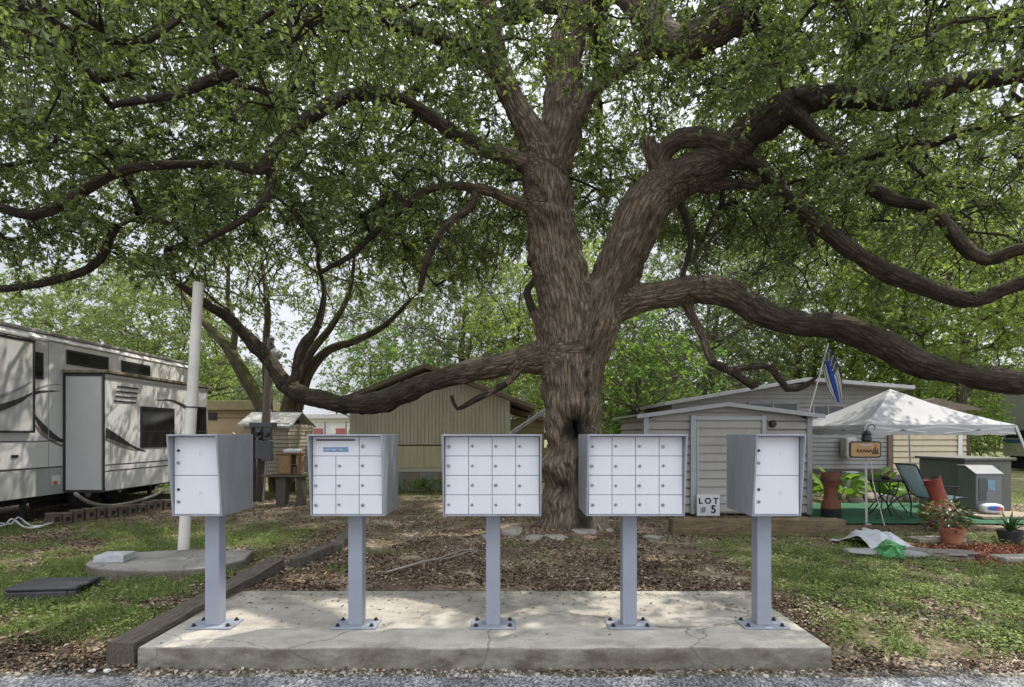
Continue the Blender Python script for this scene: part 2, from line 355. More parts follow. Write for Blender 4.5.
tag(obj('leaf_debris', mesh_np('leaf_debris', V, [T]), bpy.data.materials['dead leaves']), kind='stuff')
# wood chips and small stones along the road edge
nn = 3200; x = rng.uniform(-5.5, 5.6, nn); y = 4.08+np.abs(rng.normal(0, .13, nn)); k = off_slab(x, y, .0); x, y = x[k], y[k]; n = len(x)
mb_v = []; mb_f = []
cube = np.array([[-1, -1, -1], [1, -1, -1], [1, 1, -1], [-1, 1, -1], [-.7, -.8, 1], [.8, -.7, 1], [.7, .6, 1], [-.8, .7, 1]], float)
a = rng.random(n)*6.283; s = rng.uniform(.006, .02, (n, 3))*np.array([1.3, 1., .6]); 
Vc = cube[None]*s[:, None]*(1+rng.normal(0, .2, (n, 8, 1)))
Vc = np.stack([Vc[..., 0]*np.cos(a)[:, None]-Vc[..., 1]*np.sin(a)[:, None], Vc[..., 0]*np.sin(a)[:, None]+Vc[..., 1]*np.cos(a)[:, None], Vc[..., 2]], 2)+np.stack([x, y, np.maximum(gz(x, y), -.178)+.004], 1)[:, None]
i = (np.arange(n)*8)[:, None, None]; fq = np.array([(0, 3, 2, 1), (4, 5, 6, 7), (0, 1, 5, 4), (1, 2, 6, 5), (2, 3, 7, 6), (3, 0, 4, 7)])[None]
tag(obj('road_gravel', mesh_np('road_gravel', Vc.reshape(-1, 3), [(i+fq).reshape(-1, 4)]), leaf_mat('gravel', [(.05, .04, .03), (.10, .085, .065), (.18, .155, .125), (.38, .35, .31)], 0, rough=.85)), kind='stuff')
# grass blades and broad low weeds
x, y = sample_ground(660000, 4.2, 16); gw = grass_w(x, y)
keep = off_slab(x, y, .03) & (rng.random(len(x)) < gw*smst(.25, .55, fbm2(x, y, 5, 31, 2))*.85) & ~((x > 5.3) & (y > 9.5) & (y < 13.1) & (x < 9.9))
x, y = x[keep], y[keep]; n = len(x); half = (rng.random(n) < np.where(x < 0, .62, .3))
xb, yb = x[half], y[half]; nb = len(xb); hgt = rng.uniform(.03, .10, nb); a = rng.random(nb)*6.283
b0 = np.stack([xb, yb, gz(xb, yb)-.005], 1); ln = rng.normal(0, .5, (nb, 2)); tip = b0+np.stack([ln[:, 0]*hgt, ln[:, 1]*hgt, hgt], 1); wv = np.stack([np.cos(a), np.sin(a), 0*a], 1)*rng.uniform(.003, .006, nb)[:, None]
Vg = np.stack([b0-wv, b0+wv, tip], 1).reshape(-1, 3); i = np.arange(nb)*3
GRASSC = [(.085, .115, .033), (.135, .19, .052), (.20, .265, .075), (.33, .32, .15)]
gm_ = leaf_mat('grass', GRASSC, .3, (.2, .3, .05), rough=.6, spec=.3)
tag(obj('grass', mesh_np('grass', Vg, [np.stack([i, i+1, i+2], 1)]), gm_), kind='stuff')
xw, yw = x[~half], y[~half]; n = len(xw); hh = rng.uniform(.005, .06, n)*(.4+1.2*vnoise(np.stack([xw*3, yw*3, xw*0], 1), 41))
a = rng.random(n)*6.283; d = np.stack([np.cos(a), np.sin(a), rng.normal(.15, .3, n)], 1); nr = np.stack([rng.normal(0, .3, n), rng.normal(0, .3, n), np.ones(n)], 1)
Ln = rng.uniform(.018, .042, n); V, T = leaf_arrays(np.stack([xw, yw, gz(xw, yw)+hh], 1), d, nr, Ln, Ln*rng.uniform(.5, .8, n), .2)
tag(obj('ground_weeds', mesh_np('ground_weeds', V, [T]), leaf_mat('weeds', [(.08, .115, .033), (.13, .19, .05), (.19, .26, .075), (.27, .30, .11)], .35, (.26, .36, .06), rough=.55, spec=.3)), kind='stuff')
# red mulch chips
x = rng.uniform(5.1, 8.4, 16000); y = rng.uniform(6.5, 8.6, 16000); k = rng.random(16000) < red_w(x, y); x, y = x[k], y[k]; n = len(x)
a = rng.random(n)*6.283; Ln = rng.uniform(.03, .07, n)
V, T = leaf_arrays(np.stack([x, y, gz(x, y)+rng.uniform(.003, .03, n)], 1), np.stack([np.cos(a), np.sin(a), rng.normal(0, .3, n)], 1), np.stack([rng.normal(0, .4, n), rng.normal(0, .4, n), np.ones(n)], 1), Ln, Ln*.35, .2)
tag(obj('red_mulch', mesh_np('red_mulch', V, [T]), leaf_mat('mulch', [(.09, .025, .014), (.2, .06, .035), (.32, .12, .075)], 0, rough=.85)), kind='stuff')

# road
def road_mat():
    m, nt, N, L = nt_new('asphalt'); out = N.new('ShaderNodeOutputMaterial'); b = N.new('ShaderNodeBsdfPrincipled'); tc = N.new('ShaderNodeTexCoord')
    v = N.new('ShaderNodeTexVoronoi'); v.inputs['Scale'].default_value = 75; L.new(tc.outputs['Object'], v.inputs['Vector'])
    n = N.new('ShaderNodeTexNoise'); n.inputs['Scale'].default_value = 2.5; n.inputs['Detail'].default_value = 6; L.new(tc.outputs['Object'], n.inputs['Vector'])
    r = N.new('ShaderNodeValToRGB'); e = r.color_ramp.elements; e[0].color = (.05, .051, .055, 1); e[1].color = (.5, .5, .51, 1); e[0].position = .25; e[1].position = .95; L.new(v.outputs['Color'], r.inputs['Fac'])
    r2 = N.new('ShaderNodeValToRGB'); r2.color_ramp.elements[0].color = (.55, .55, .55, 1); r2.color_ramp.elements[1].color = (1.2, 1.2, 1.2, 1); r2.color_ramp.elements[0].position = .35; r2.color_ramp.elements[1].position = .65; L.new(n.outputs['Fac'], r2.inputs['Fac'])
    mx = N.new('ShaderNodeMixRGB'); mx.blend_type = 'MULTIPLY'; mx.inputs['Fac'].default_value = 1; L.new(r.outputs[0], mx.inputs['Color1']); L.new(r2.outputs[0], mx.inputs['Color2']); L.new(mx.outputs[0], b.inputs['Base Color'])
    b.inputs['Roughness'].default_value = .85; bp = N.new('ShaderNodeBump'); bp.inputs['Strength'].default_value = .7; bp.inputs['Distance'].default_value = .01; L.new(v.outputs['Distance'], bp.inputs['Height']); L.new(bp.outputs[0], b.inputs['Normal']); L.new(b.outputs[0], out.inputs[0]); return m
xs = np.concatenate([[-120], np.arange(-8, 8.01, .05), [120]]); edge = 4.10+(fbm2(xs, xs*0, 1.3, 4, 4)-.5)*.14
A = np.stack([np.stack([xs, edge, -.172+0*xs], 1), np.stack([xs, edge-.12, -.166+0*xs], 1), np.stack([xs, 0*xs-3.2, -.15+0*xs], 1)], 0)
struct(MB().grid(A).build('road', road_mat()))

# ------------------------------------------------------------------ slab
def concrete_mat(name, c1, c2, stain=(.16, .14, .12), edge_dark=True, tall=None):
    m, nt, N, L = nt_new(name); out = N.new('ShaderNodeOutputMaterial'); b = N.new('ShaderNodeBsdfPrincipled'); tc = N.new('ShaderNodeTexCoord')
    def noise(s, d, r=.65, st=(1, 1, 1)):
        mp = N.new('ShaderNodeMapping'); mp.inputs['Scale'].default_value = st; L.new(tc.outputs['Object'], mp.inputs['Vector'])
        n = N.new('ShaderNodeTexNoise'); n.inputs['Scale'].default_value = s; n.inputs['Detail'].default_value = d; n.inputs['Roughness'].default_value = r; L.new(mp.outputs[0], n.inputs['Vector']); return n.outputs['Fac']
    def ramp(src, a, b_, ca, cb):
        r = N.new('ShaderNodeValToRGB'); e = r.color_ramp.elements; e[0].position = a; e[1].position = b_; e[0].color = rgb(ca); e[1].color = rgb(cb); L.new(src, r.inputs['Fac']); return r.outputs['Color']
    base = ramp(noise(2.2, 7), .3, .7, c1, c2)
    st = ramp(noise(1.6, 10, .76, (1, 1.5, 1)), .46, .70, (0, 0, 0), (.85, .85, .85))
    mx = N.new('ShaderNodeMixRGB'); L.new(st, mx.inputs['Fac']); L.new(base, mx.inputs['Color1']); mx.inputs['Color2'].default_value = rgb(stain)
    fine = ramp(noise(90, 4, .7), .3, .75, (.72, .72, .72), (1.16, 1.16, 1.16))
    m2 = N.new('ShaderNodeMixRGB'); m2.blend_type = 'MULTIPLY'; m2.inputs['Fac'].default_value = 1; L.new(mx.outputs[0], m2.inputs['Color1']); L.new(fine, m2.inputs['Color2']); src = m2.outputs[0]
    cv = N.new('ShaderNodeTexVoronoi'); cv.feature = 'DISTANCE_TO_EDGE'; cv.inputs['Scale'].default_value = .55; wv_ = N.new('ShaderNodeTexNoise'); wv_.inputs['Scale'].default_value = 3.5; wv_.inputs['Detail'].default_value = 6; L.new(tc.outputs['Object'], wv_.inputs['Vector'])
    va = N.new('ShaderNodeVectorMath'); va.operation = 'MULTIPLY_ADD'; L.new(wv_.outputs['Color'], va.inputs[0]); va.inputs[1].default_value = (.35, .35, .35); L.new(tc.outputs['Object'], va.inputs[2]); L.new(va.outputs[0], cv.inputs['Vector'])
    m4 = N.new('ShaderNodeMixRGB'); m4.blend_type = 'MULTIPLY'; m4.inputs['Fac'].default_value = .8; L.new(src, m4.inputs['Color1']); L.new(ramp(cv.outputs['Distance'], .001, .006, (.35, .33, .3), (1, 1, 1)), m4.inputs['Color2']); src = m4.outputs[0]
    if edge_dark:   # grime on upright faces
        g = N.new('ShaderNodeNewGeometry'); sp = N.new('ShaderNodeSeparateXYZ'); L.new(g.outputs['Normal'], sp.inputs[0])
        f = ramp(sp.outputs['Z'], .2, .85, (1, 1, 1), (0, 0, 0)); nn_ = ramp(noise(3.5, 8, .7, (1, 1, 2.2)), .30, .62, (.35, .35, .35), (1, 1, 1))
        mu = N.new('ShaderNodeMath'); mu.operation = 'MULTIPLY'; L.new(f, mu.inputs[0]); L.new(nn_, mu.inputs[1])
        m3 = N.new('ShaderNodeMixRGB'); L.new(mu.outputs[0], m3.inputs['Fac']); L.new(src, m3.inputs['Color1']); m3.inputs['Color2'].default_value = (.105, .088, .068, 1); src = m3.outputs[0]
    L.new(src, b.inputs['Base Color']); b.inputs['Roughness'].default_value = .88; b.inputs['Specular IOR Level'].default_value = .3
    bp = N.new('ShaderNodeBump'); bp.inputs['Strength'].default_value = .35; bp.inputs['Distance'].default_value = .01; L.new(noise(70, 6), bp.inputs['Height']); L.new(bp.outputs[0], b.inputs['Normal']); L.new(b.outputs[0], out.inputs[0]); return m
CONC = concrete_mat('slab concrete', (.35, .325, .28), (.50, .47, .41))
xs = np.arange(SLAB[0], SLAB[1]+.001, (SLAB[1]-SLAB[0])/110); ys = np.linspace(SLAB[2], SLAB[3], 34)
XX, YY = np.meshgrid(xs, ys); top = (fbm2(XX.ravel(), YY.ravel(), 1.1, 14, 3).reshape(XX.shape)-.5)*.006
prof = [(0, -.2), (0, -.06), (0, -.016), (.006, -.004), (.018, 0)]
mb = MB(); cx, cy = (SLAB[0]+SLAB[1])/2, (SLAB[2]+SLAB[3])/2
rings = []
per = [(x_, SLAB[2]) for x_ in xs]+[(SLAB[1], y_) for y_ in ys[1:]]+[(x_, SLAB[3]) for x_ in xs[::-1][1:]]+[(SLAB[0], y_) for y_ in ys[::-1][1:-1]]
per = np.array(per); chip = (fbm2(per[:, 0]*1., per[:, 1]*1., 5, 15, 4)-.5)
for ins, z in prof:
    q = per.copy(); dx = np.where(np.abs(q[:, 0]-SLAB[0]) < 1e-6, 1, np.where(np.abs(q[:, 0]-SLAB[1]) < 1e-6, -1, 0)); dy = np.where(np.abs(q[:, 1]-SLAB[2]) < 1e-6, 1, np.where(np.abs(q[:, 1]-SLAB[3]) < 1e-6, -1, 0))
    e = ins+chip*.022*(1 if z > -.1 else .6)
    q[:, 0] += dx*e; q[:, 1] += dy*e; zz = z+chip*.012*(z > -.05)*(z < -.001)
    rings.append(np.column_stack([q, zz+0*q[:, 0]]))
m_ = len(per); V = np.concatenate(rings)
Fs = [(k*m_+i, k*m_+(i+1) % m_, (k+1)*m_+(i+1) % m_, (k+1)*m_+i) for k in range(len(prof)-1) for i in range(m_)]
Fs.append(tuple((len(prof)-1)*m_+i for i in range(m_)))
mb.add(V, Fs); struct(mb.build('concrete_slab', CONC, smooth='auto'))

# ------------------------------------------------------------------ mailboxes
M_door = mat('door enamel', (.57, .58, .615), .42, 0, .05, 3, dirt=.38, dirtcol=(.42, .41, .39), stretch=(1, 1, .4))
M_cab = mat('cabinet aluminium', (.275, .29, .32), .5, .25, .16, 5, dirt=.5, dirtcol=(.17, .18, .205), stretch=(1.5, 1.5, .4))
M_ped = mat('pedestal paint', (.25, .268, .318), .5, 0, .10, 4, dirt=.3, dirtcol=(.2, .19, .2))
M_lock = mat('lock metal', (.30, .30, .31), .35, .7, .2, 30)
M_key = mat('keyway', (.02, .02, .02), .6)
M_bolt = mat('rusty bolt', (.03, .027, .025), .7, .3, .3, 30)
M_blue = mat('blue decal', (.10, .20, .36), .5, 0, .2, 40, col2=(.16, .27, .42))
M_ink = mat('faded ink', (.42, .42, .45), .6)
YF, YB = 4.43, 4.95; ZB, ZT = .952, 1.597
def mailbox(cxx, w, kind, label):
    t = thing('cluster_mailbox', label, 'mailbox', (cxx, 4.70, 0), 'pedestal cluster mailboxes on the slab')
    y0 = 4.70
    b = MB(); b.box((cxx-.059, y0-.059, .014), (cxx+.059, y0+.059, ZB)); ped = b.build('pedestal', M_ped, t, bevel=.006)
    b = MB(); b.box((cxx-.185, y0-.125, .002), (cxx+.185, y0+.11, .014)); pl = b.build('base_plate', M_ped, t, bevel=.003)
    for sx in (-1, 1):
        for sy in (-1, 1):
            b = MB(); c = (cxx+sx*.14, y0+sy*.075, .012); b.lathe(c, [(.022, 0), (.022, .004), (.014, .004), (.014, .018), (.009, .018), (.008, .025)], 8); b.build('bolt', M_bolt, pl)
    x0, x1 = cxx-w/2, cxx+w/2; fl = .014
    # cabinet with side cheeks that lean forward to a hooded top
    b = MB(); b.box((x0+fl, YF+.012, ZB), (x1-fl, YB, ZT-.014)); b.box((x0+fl, YF-.004, ZB-.002), (x1-fl, YF+.02, ZB+.012))
    for xa, xb in ((x0, x0+fl), (x1-fl, x1)):
        b.prism([(YF-.004, ZB-.002), (YB+.002, ZB-.002), (YB+.002, ZT), (YF-.085, ZT)], xa, xb, 'x')
    b.prism([(YF-.085, ZT-.014), (YB+.002, ZT-.014), (YB+.002, ZT+.001), (YF-.085, ZT+.001)], x0+fl, x1-fl, 'x')
    b.build('cabinet', M_cab, t, bevel=.0025)
    b = MB(); b.box((cxx-.11, y0-.11, ZB-.012), (cxx+.11, y0+.11, ZB-.003)); b.build('mounting_collar', M_ped, t)
    def lock(dr, lx, lz, r=.0125, black=False):
        b = MB()
        n = 14; V = []; 
        for rr, yy in ((r, 0), (r, -.007), (r*.72, -.009)):
            for k in range(n):
                a = 2*math.pi*k/n; V.append((lx+rr*math.cos(a), YF-.004+yy, lz+rr*math.sin(a)))
        Fs = [(i*n+k, i*n+(k+1) % n, (i+1)*n+(k+1) % n, (i+1)*n+k) for i in range(2) for k in range(n)]+[tuple(2*n+k for k in range(n))]
        b.add(V, Fs); b.cur = 1
        b.box((lx-.0016, YF-.0145, lz-.005), (lx+.0016, YF-.0128, lz+.005))
        b.build('lock', [M_key if black else M_lock, M_key], dr)
    def door(xa, xb, za, zb, nm='door'):
        b = MB(); b.box((xa+.0022, YF-.005, za+.0022), (xb-.0022, YF+.013, zb-.0022)); return b.build(nm, M_door, t, bevel=.0022)
    ix0, ix1 = x0+fl+.003, x1-fl-.003; iz0, iz1 = ZB+.013, ZT-.017
    if kind == 'parcel':
        hs = (iz1-iz0)/2
        for r_ in range(2):
            d = door(ix0, ix1, iz0+r_*hs, iz0+(r_+1)*hs); lx = ix0+.035
            lock(d, lx, iz0+r_*hs+hs*.64, .011, True); lock(d, lx, iz0+r_*hs+hs*.33, .0135)
            b = MB()
            for q in range(2): b.box((cxx+.02+q*.012, YF-.0062, iz0+r_*hs+hs*.5), (cxx+.023+q*.012, YF-.005, iz0+r_*hs+hs*.5+.03-.008*q))
            b.build('number_decal', M_ink, d)
    else:
        nc = 4 if kind == 'sixteen' else 3; cw = (ix1-ix0)/nc; rh = (iz1-iz0)/4
        for r_ in range(4):
            for c in range(nc):
                if kind == 'ten' and r_ == 3 and c < 2: continue
                xa, za = ix0+c*cw, iz0+r_*rh
                d = door(xa, xa+cw, za, za+rh)
                lock(d, xa+cw*.16+random.uniform(-.003, .003), za+rh*.5+random.uniform(-.003, .003), random.choice([.0115, .0125, .0145]))
        if kind == 'ten':
            za = iz0+3*rh; d = door(ix0, ix0+2*cw, za, iz1, 'outgoing_mail_door')
            b = MB(); b.box((ix0+.03, YF-.0068, iz1-.034), (ix0+2*cw-.03, YF-.005, iz1-.021)); b.build('mail_slot', M_key, d)
            b = MB(); b.box((ix0+.085, YF-.0066, za+.032), (ix0+2*cw-.085, YF-.005, za+.070)); lb = b.build('label_plate', M_blue, d)
            b = MB()
            for q in range(3): b.box((ix0+.1+q*.052, YF-.0076, za+.047), (ix0+.138+q*.052, YF-.0066, za+.054))
            b.build('label_lettering', M_ink, lb)
    return t
mailbox(-2.488, .396, 'parcel', 'leftmost mailbox, two stacked parcel locker doors, in front of the white pole')
mailbox(-1.30, .587, 'ten', 'three column mailbox with a black outgoing mail slot and blue label')
mailbox(-.157, .779, 'sixteen', 'sixteen door mailbox in front of the oak trunk\'s left side and the beige house')
mailbox(.977, .779, 'sixteen', 'sixteen door mailbox beside the oak trunk\'s right side, its left cheek showing')
mailbox(2.092, .390, 'parcel', 'rightmost mailbox, two stacked parcel locker doors, in front of the shed')

# ------------------------------------------------------------------ timbers, stones, yard bits
M_tie = mat('weathered timber', (.095, .075, .06), .9, 0, .45, 9, col2=(.20, .17, .14), bump=.9, bscale=40, stretch=(6, .6, 6), dirt=.4, dirtcol=(.05, .035, .028))
M_tie2 = mat('brown log', (.12, .085, .05), .9, 0, .4, 8, col2=(.25, .19, .10), bump=.9, bscale=30, stretch=(.6, 6, 6), dirt=.3)
def timber(a, b_, w, h, label, m=M_tie, rough=.03, grp='old timbers edging the yard', sub=0, seed=1, nm='landscape_timber'):
    a = np.asarray(a, float); b_ = np.asarray(b_, float); n = max(6, int(np.linalg.norm(b_-a)/.06)); d = (b_-a)/np.linalg.norm(b_-a)
    u = np.cross(d, [0, 0, 1]); u /= np.linalg.norm(u); v = np.cross(u, d); mb = MB(); k = 6; rg = []
    pr = []
    for e in range(4):
        c0 = [(-1, -1), (1, -1), (1, 1), (-1, 1)][e]; c1 = [(1, -1), (1, 1), (-1, 1), (-1, -1)][e]
        for q in range(k): f = (q+.0)/k; pr.append((c0[0]+(c1[0]-c0[0])*f, c0[1]+(c1[1]-c0[1])*f))
    pr = np.array(pr); rr = np.abs(pr).max(1)/np.maximum(np.linalg.norm(pr, axis=1), 1e-6); pr = pr*(.88+.12*rr)[:, None]
    for i in range(n+1):
        c = a+(b_-a)*i/n; rg.append(c+u*(pr[:, :1]*w/2)+v*(pr[:, 1:]*h/2))
    V = np.concatenate(rg); m_ = len(pr)
    loc = np.stack([(V-a)@d, (V-a)@u, (V-a)@v], 1); V = V+(np.stack([fbm(loc*np.array([3.2, 16, 16])+seed*5+q*9, seed+q, 3)-.5 for q in range(3)], 1))*rough*1.1
    Fs = [(i*m_+q, i*m_+(q+1) % m_, (i+1)*m_+(q+1) % m_, (i+1)*m_+q) for i in range(n) for q in range(m_)]+[tuple(range(m_)), tuple(n*m_+q for q in range(m_))]
    mb.add(V, Fs); o = mb.build(nm, m, smooth='auto'); return tag(o, label, 'timber', grp)
timber((-2.97, 4.24, -.08), (-2.79, 6.62, .03), .22, .20, 'grey railroad tie lying along the left side of the concrete slab', seed=3)
timber((-2.62, 6.75, .03), (-2.48, 7.75, .03), .14, .13, 'short broken timber just behind the left end of the long tie', seed=5)
timber((-2.42, 7.6, .03), (-2.52, 8.9, .05), .16, .12, 'short weathered timber farthest back in the line of old timbers', seed=8)
timber((2.55, 9.0, .10), (5.25, 8.95, .10), .30, .28, 'long brown mossy log lying on the ground in front of the shed', M_tie2, .05, seed=11, nm='fallen_log')
M_stone = mat('limestone', (.27, .245, .21), .9, 0, .3, 7, bump=.6, bscale=25, dirt=.5, dirtcol=(.16, .13, .10))
M_stone2 = mat('pinkish brick stone', (.34, .22, .16), .9, 0, .3, 7, bump=.6, bscale=25)
def rock(name, c, s, m, label, cat='rock', grp=None, seed=0, rz=0, flat=1.0):
    bm = bmesh.new(); bmesh.ops.create_icosphere(bm, subdivisions=3, radius=1); V = np.array([v.co[:] for v in bm.verts]); 
    V = np.sign(V)*np.abs(V)**.75; V = V*(1+1.1*(fbm(V*1.1+seed*7, seed, 3)-.5))[:, None]; V[:, 2] = np.clip(V[:, 2], -.7, flat)
    ca, sa = math.cos(rz), math.sin(rz); V = V*np.array(s); V = np.stack([V[:, 0]*ca-V[:, 1]*sa, V[:, 0]*sa+V[:, 1]*ca, V[:, 2]], 1)+np.array(c)
    for v, q in zip(bm.verts, V): v.co = q
    me = bpy.data.meshes.new(name); bm.to_mesh(me); bm.free(); me.polygons.foreach_set('use_smooth', np.ones(len(me.polygons), bool))
    try: me.set_sharp_from_angle(angle=R(38))
    except Exception: pass
    return tag(obj(name, me, m), label, cat, grp)
for i, (px, py, w, h, m, lab) in enumerate([
    (489, 536, 17, 10, M_stone, 'leftmost pale stone at the foot of the oak, beside the third mailbox post'), (513, 530, 22, 14, M_stone, 'upright grey stone at the foot of the oak left of the trunk'),
    (534, 537, 16, 10, M_stone, 'small pale stone in front of the oak trunk\'s left side'), (556, 536, 26, 9, M_stone, 'low flat pale stone directly in front of the oak trunk'),
    (584, 531, 28, 10, M_stone, 'long pale stone in front of the oak trunk\'s right side'), (588, 537, 16, 6, M_stone2, 'reddish brick piece lying among the stones under the oak'),
    (607, 530, 14, 9, M_stone, 'small pale stone just left of the fourth mailbox post, by the oak'), (652, 537, 20, 7, M_stone, 'low flat stone right of the fourth mailbox post')]):
    g = G(px, py+h*.4); s = g[1]/F
    rock('rock', (g[0], g[1], h*s*.12), (w*s*.5, w*s*.4, h*s*.55), m, lab, 'rock', 'stones around the foot of the oak', i+1, random.uniform(-.4, .4), .8)
# half-round concrete pad with block
PADM = concrete_mat('pad concrete', (.22, .21, .19), (.34, .32, .29), (.14, .13, .115))
a_ = np.linspace(R(95), R(300), 22); poly = [(-4.05+.98*math.cos(t), 6.72+.56*math.sin(t)) for t in a_]+[(-3.35, 6.35), (-3.22, 6.75), (-3.35, 7.25)]
mb = MB(); mb.prism(poly, -.08, .10, 'z'); tag(mb.build('concrete_pad', PADM, bevel=.02, noise=.012, nscale=5), 'low rounded concrete pad in the grass at the foot of the white pole', 'concrete pad')
mb = MB(); mb.box((-4.88, 6.52, .102), (-4.55, 6.78, .185), rz=.12); tag(mb.build('concrete_block', mat('block', (.4, .41, .42), .9, 0, .25, 9, bump=.4), bevel=.008, noise=.006, sub=3), 'small pale grey block sitting on the left end of the round pad', 'block')
p0 = G(183, 556); p1 = P(197.5, 284, 7.35); p0[2] = -.05; p1[1] = p0[1]+.03
t = thing('pipe_pole', 'tall leaning white pipe pole standing in the yard behind the leftmost mailbox', 'pole', (p0[0], p0[1], 0))
MB().tube([p0+(p1-p0)*k/6 for k in range(7)], np.linspace(.070, .064, 7), 18).build('pipe', mat('pvc', (.62, .60, .55), .5, 0, .12, 3, dirt=.35, dirtcol=(.33, .29, .23)), t, smooth='auto')
MB().tube([p1-(p1-p0)*.006, p1+(p1-p0)*.006], .069, 18).build('cap', mat('pole cap', (.5, .49, .45), .6), t, smooth='auto')
MB().tube([p0+(p1-p0)*.55, p0+(p1-p0)*.556], .0695, 18).build('strap', mat('strap', (.06, .06, .06), .6), t)
# black meter box lid
M_blk = mat('black plastic', (.028, .028, .031), .55, 0, .3, 8, dirt=.5, dirtcol=(.085, .08, .075))
c = G(43, 597); t = thing('utility_box', 'low black plastic utility box lid lying in the left grass', 'utility box', (c[0], c[1], 0))
def rotM(c, rz, rx=0, ry=0): return np.array(Matrix.Translation(Vector(c))@Matrix.Rotation(rz, 4, 'Z')@Matrix.Rotation(ry, 4, 'Y')@Matrix.Rotation(rx, 4, 'X'))
Mx = rotM((c[0], c[1]+.12, 0), .12)
mb = MB(); 
for lo, hi in (((-.30, -.2, -.02), (.25, .2, .075)),): mb.box(lo, hi, M=Mx)
mb.box((-.305, -.205, .0755), (.34, .205, .115), M=Mx); mb.box((.25, .12, -.02), (.335, .2, .075), M=Mx); mb.box((.25, -.2, -.02), (.335, -.13, .075), M=Mx)
mb.build('lid', M_blk, t, bevel=.018, seg=3)
mb = MB(); mb.box((.2505, -.128, -.02), (.28, .118, .074), M=Mx); mb.build('recess', M_key, t)
# little white stones near the road
for i, (px, py, lab) in enumerate([(103, 675, 'small white stone at the road edge below the timber end, right one of two'), (82, 679, 'small white stone at the road edge, left one of two by the timber end')]):
    g = G(px, py, -.165); rock('rock', (g[0], max(g[1], 4.14), -.15), (.022, .018, .014), mat('white stone', (.6, .58, .54), .8), lab, 'rock', 'white stones at the road edge', 40+i)
# sticks
M_stick = mat('dead stick', (.26, .23, .2), .9, 0, .3, 12)
g0, g1 = G(386, 575), G(474, 553)
pts = crom([g0+[0, 0, .03], g0*.6+g1*.4+[0.05, .05, .05], g0*.3+g1*.7+[0, -.06, .03], g1+[0, 0, .05]], .1)
mb = MB(); mb.tube(pts, np.linspace(.018, .008, len(pts)), 6); mb.tube([pts[len(pts)//2], pts[len(pts)//2]+[.3, .28, .06], pts[len(pts)//2]+[.55, .4, .02]], [.01, .008, .004], 5)
tag(mb.build('fallen_branch', M_stick, smooth=True), 'thin grey fallen branch on the leaf litter behind the second mailbox', 'branch')

# ------------------------------------------------------------------ trees
def pix_limb(spec, step=.14):           # (px, py, Y, radius in px)
    q = np.array([np.append(P(a, b, Y), r/F*Y) for a, b, Y, r in spec]); return crom(q, step)
def wig(L, amp, fr, seed):
    n = np.stack([fbm(L[:, :3]*fr+q*13.1, seed+q, 3)-.5 for q in range(3)], 1)
    f = np.clip(np.arange(len(L))/6., 0, 1)[:, None]
    L = L.copy(); L[:, :3] += n*amp*2*f; return L
class Skel:
    def __init__(s): s.p = []; s.par = []; s.r = []; s.limb = []
    def add_limb(s, L, par=-1):
        for q in L:
            s.p.append(q[:3]); s.par.append(par); s.r.append(q[3]); s.limb.append(True); par = len(s.p)-1
def grow(limbs, clumps, seed=0, node=.28, arch=.15, jit=.10, r0=.0085, ex=.48, minlimb=0, droop=0.0, batch=60):
    """connect every foliage clump to the nearest wood already grown; returns branch polylines"""
    rg = np.random.default_rng(seed); pos = []; lim = []; par = []
    for L in limbs:
        for q in L:
            pos.append(q[:3]); lim.append(q[3]); par.append(-1)
    nl = len(pos); pos = [np.asarray(p) for p in pos]
    base = np.array(pos); ok = np.array([i for i in range(nl) if i >= minlimb])
    C = np.asarray(clumps); dist = np.array([np.min(np.sum((base-c)**2, 1)) for c in C]); order = np.argsort(dist)
    chains = []; tree = None
    for k, ci in enumerate(order):
        if k % batch == 0:
            A = np.array(pos); tree = kdtree.KDTree(len(A))
            for i, p in enumerate(A): tree.insert(p, i)
            tree.balance()
        c = C[ci]; best = None
        for co, idx, d_ in tree.find_n(Vector(c), 6):
            dz = c[2]-co[2]; cost = d_*(1+.3*max(0, -dz/(d_+.1)))+(.0 if idx >= nl else .05)
            if best is None or cost < best[0]: best = (cost, idx)
        i0 = best[1]; p = pos[i0]; d_ = np.linalg.norm(c-p); n = max(2, int(d_/node)); mid = (p+c)/2+np.array([0, 0, arch*d_])+rg.normal(0, .12, 3)*d_
        ch = [i0]; last = i0
        for t in np.linspace(0, 1, n+1)[1:]:
            q = (1-t)**2*p+2*t*(1-t)*mid+t*t*c+rg.normal(0, jit, 3)*(1 if t < 1 else 0)*min(1, d_)*np.array([1, 1, .8])-np.array([0, 0, droop*t*t*d_])
            pos.append(q); par.append(last); lim.append(0); last = len(pos)-1; ch.append(last)
        chains.append(ch)
    cnt = np.zeros(len(pos)); 
    for ch in chains: cnt[ch[-1]] += 1
    for i in range(len(pos)-1, nl-1, -1):
        if par[i] >= 0: cnt[par[i]] += cnt[i]
    pos = np.array(pos); rad = np.maximum(r0*np.maximum(cnt, 1)**ex, .004)
    out = []
    for ch in chains:
        r = rad[ch].copy(); 
        if ch[0] < nl: r[0] = min(lim[ch[0]]*.8, r[1]*1.25)
        else: r[0] = min(r[0], r[1]*1.3)
        out.append((pos[ch], r))
    return out
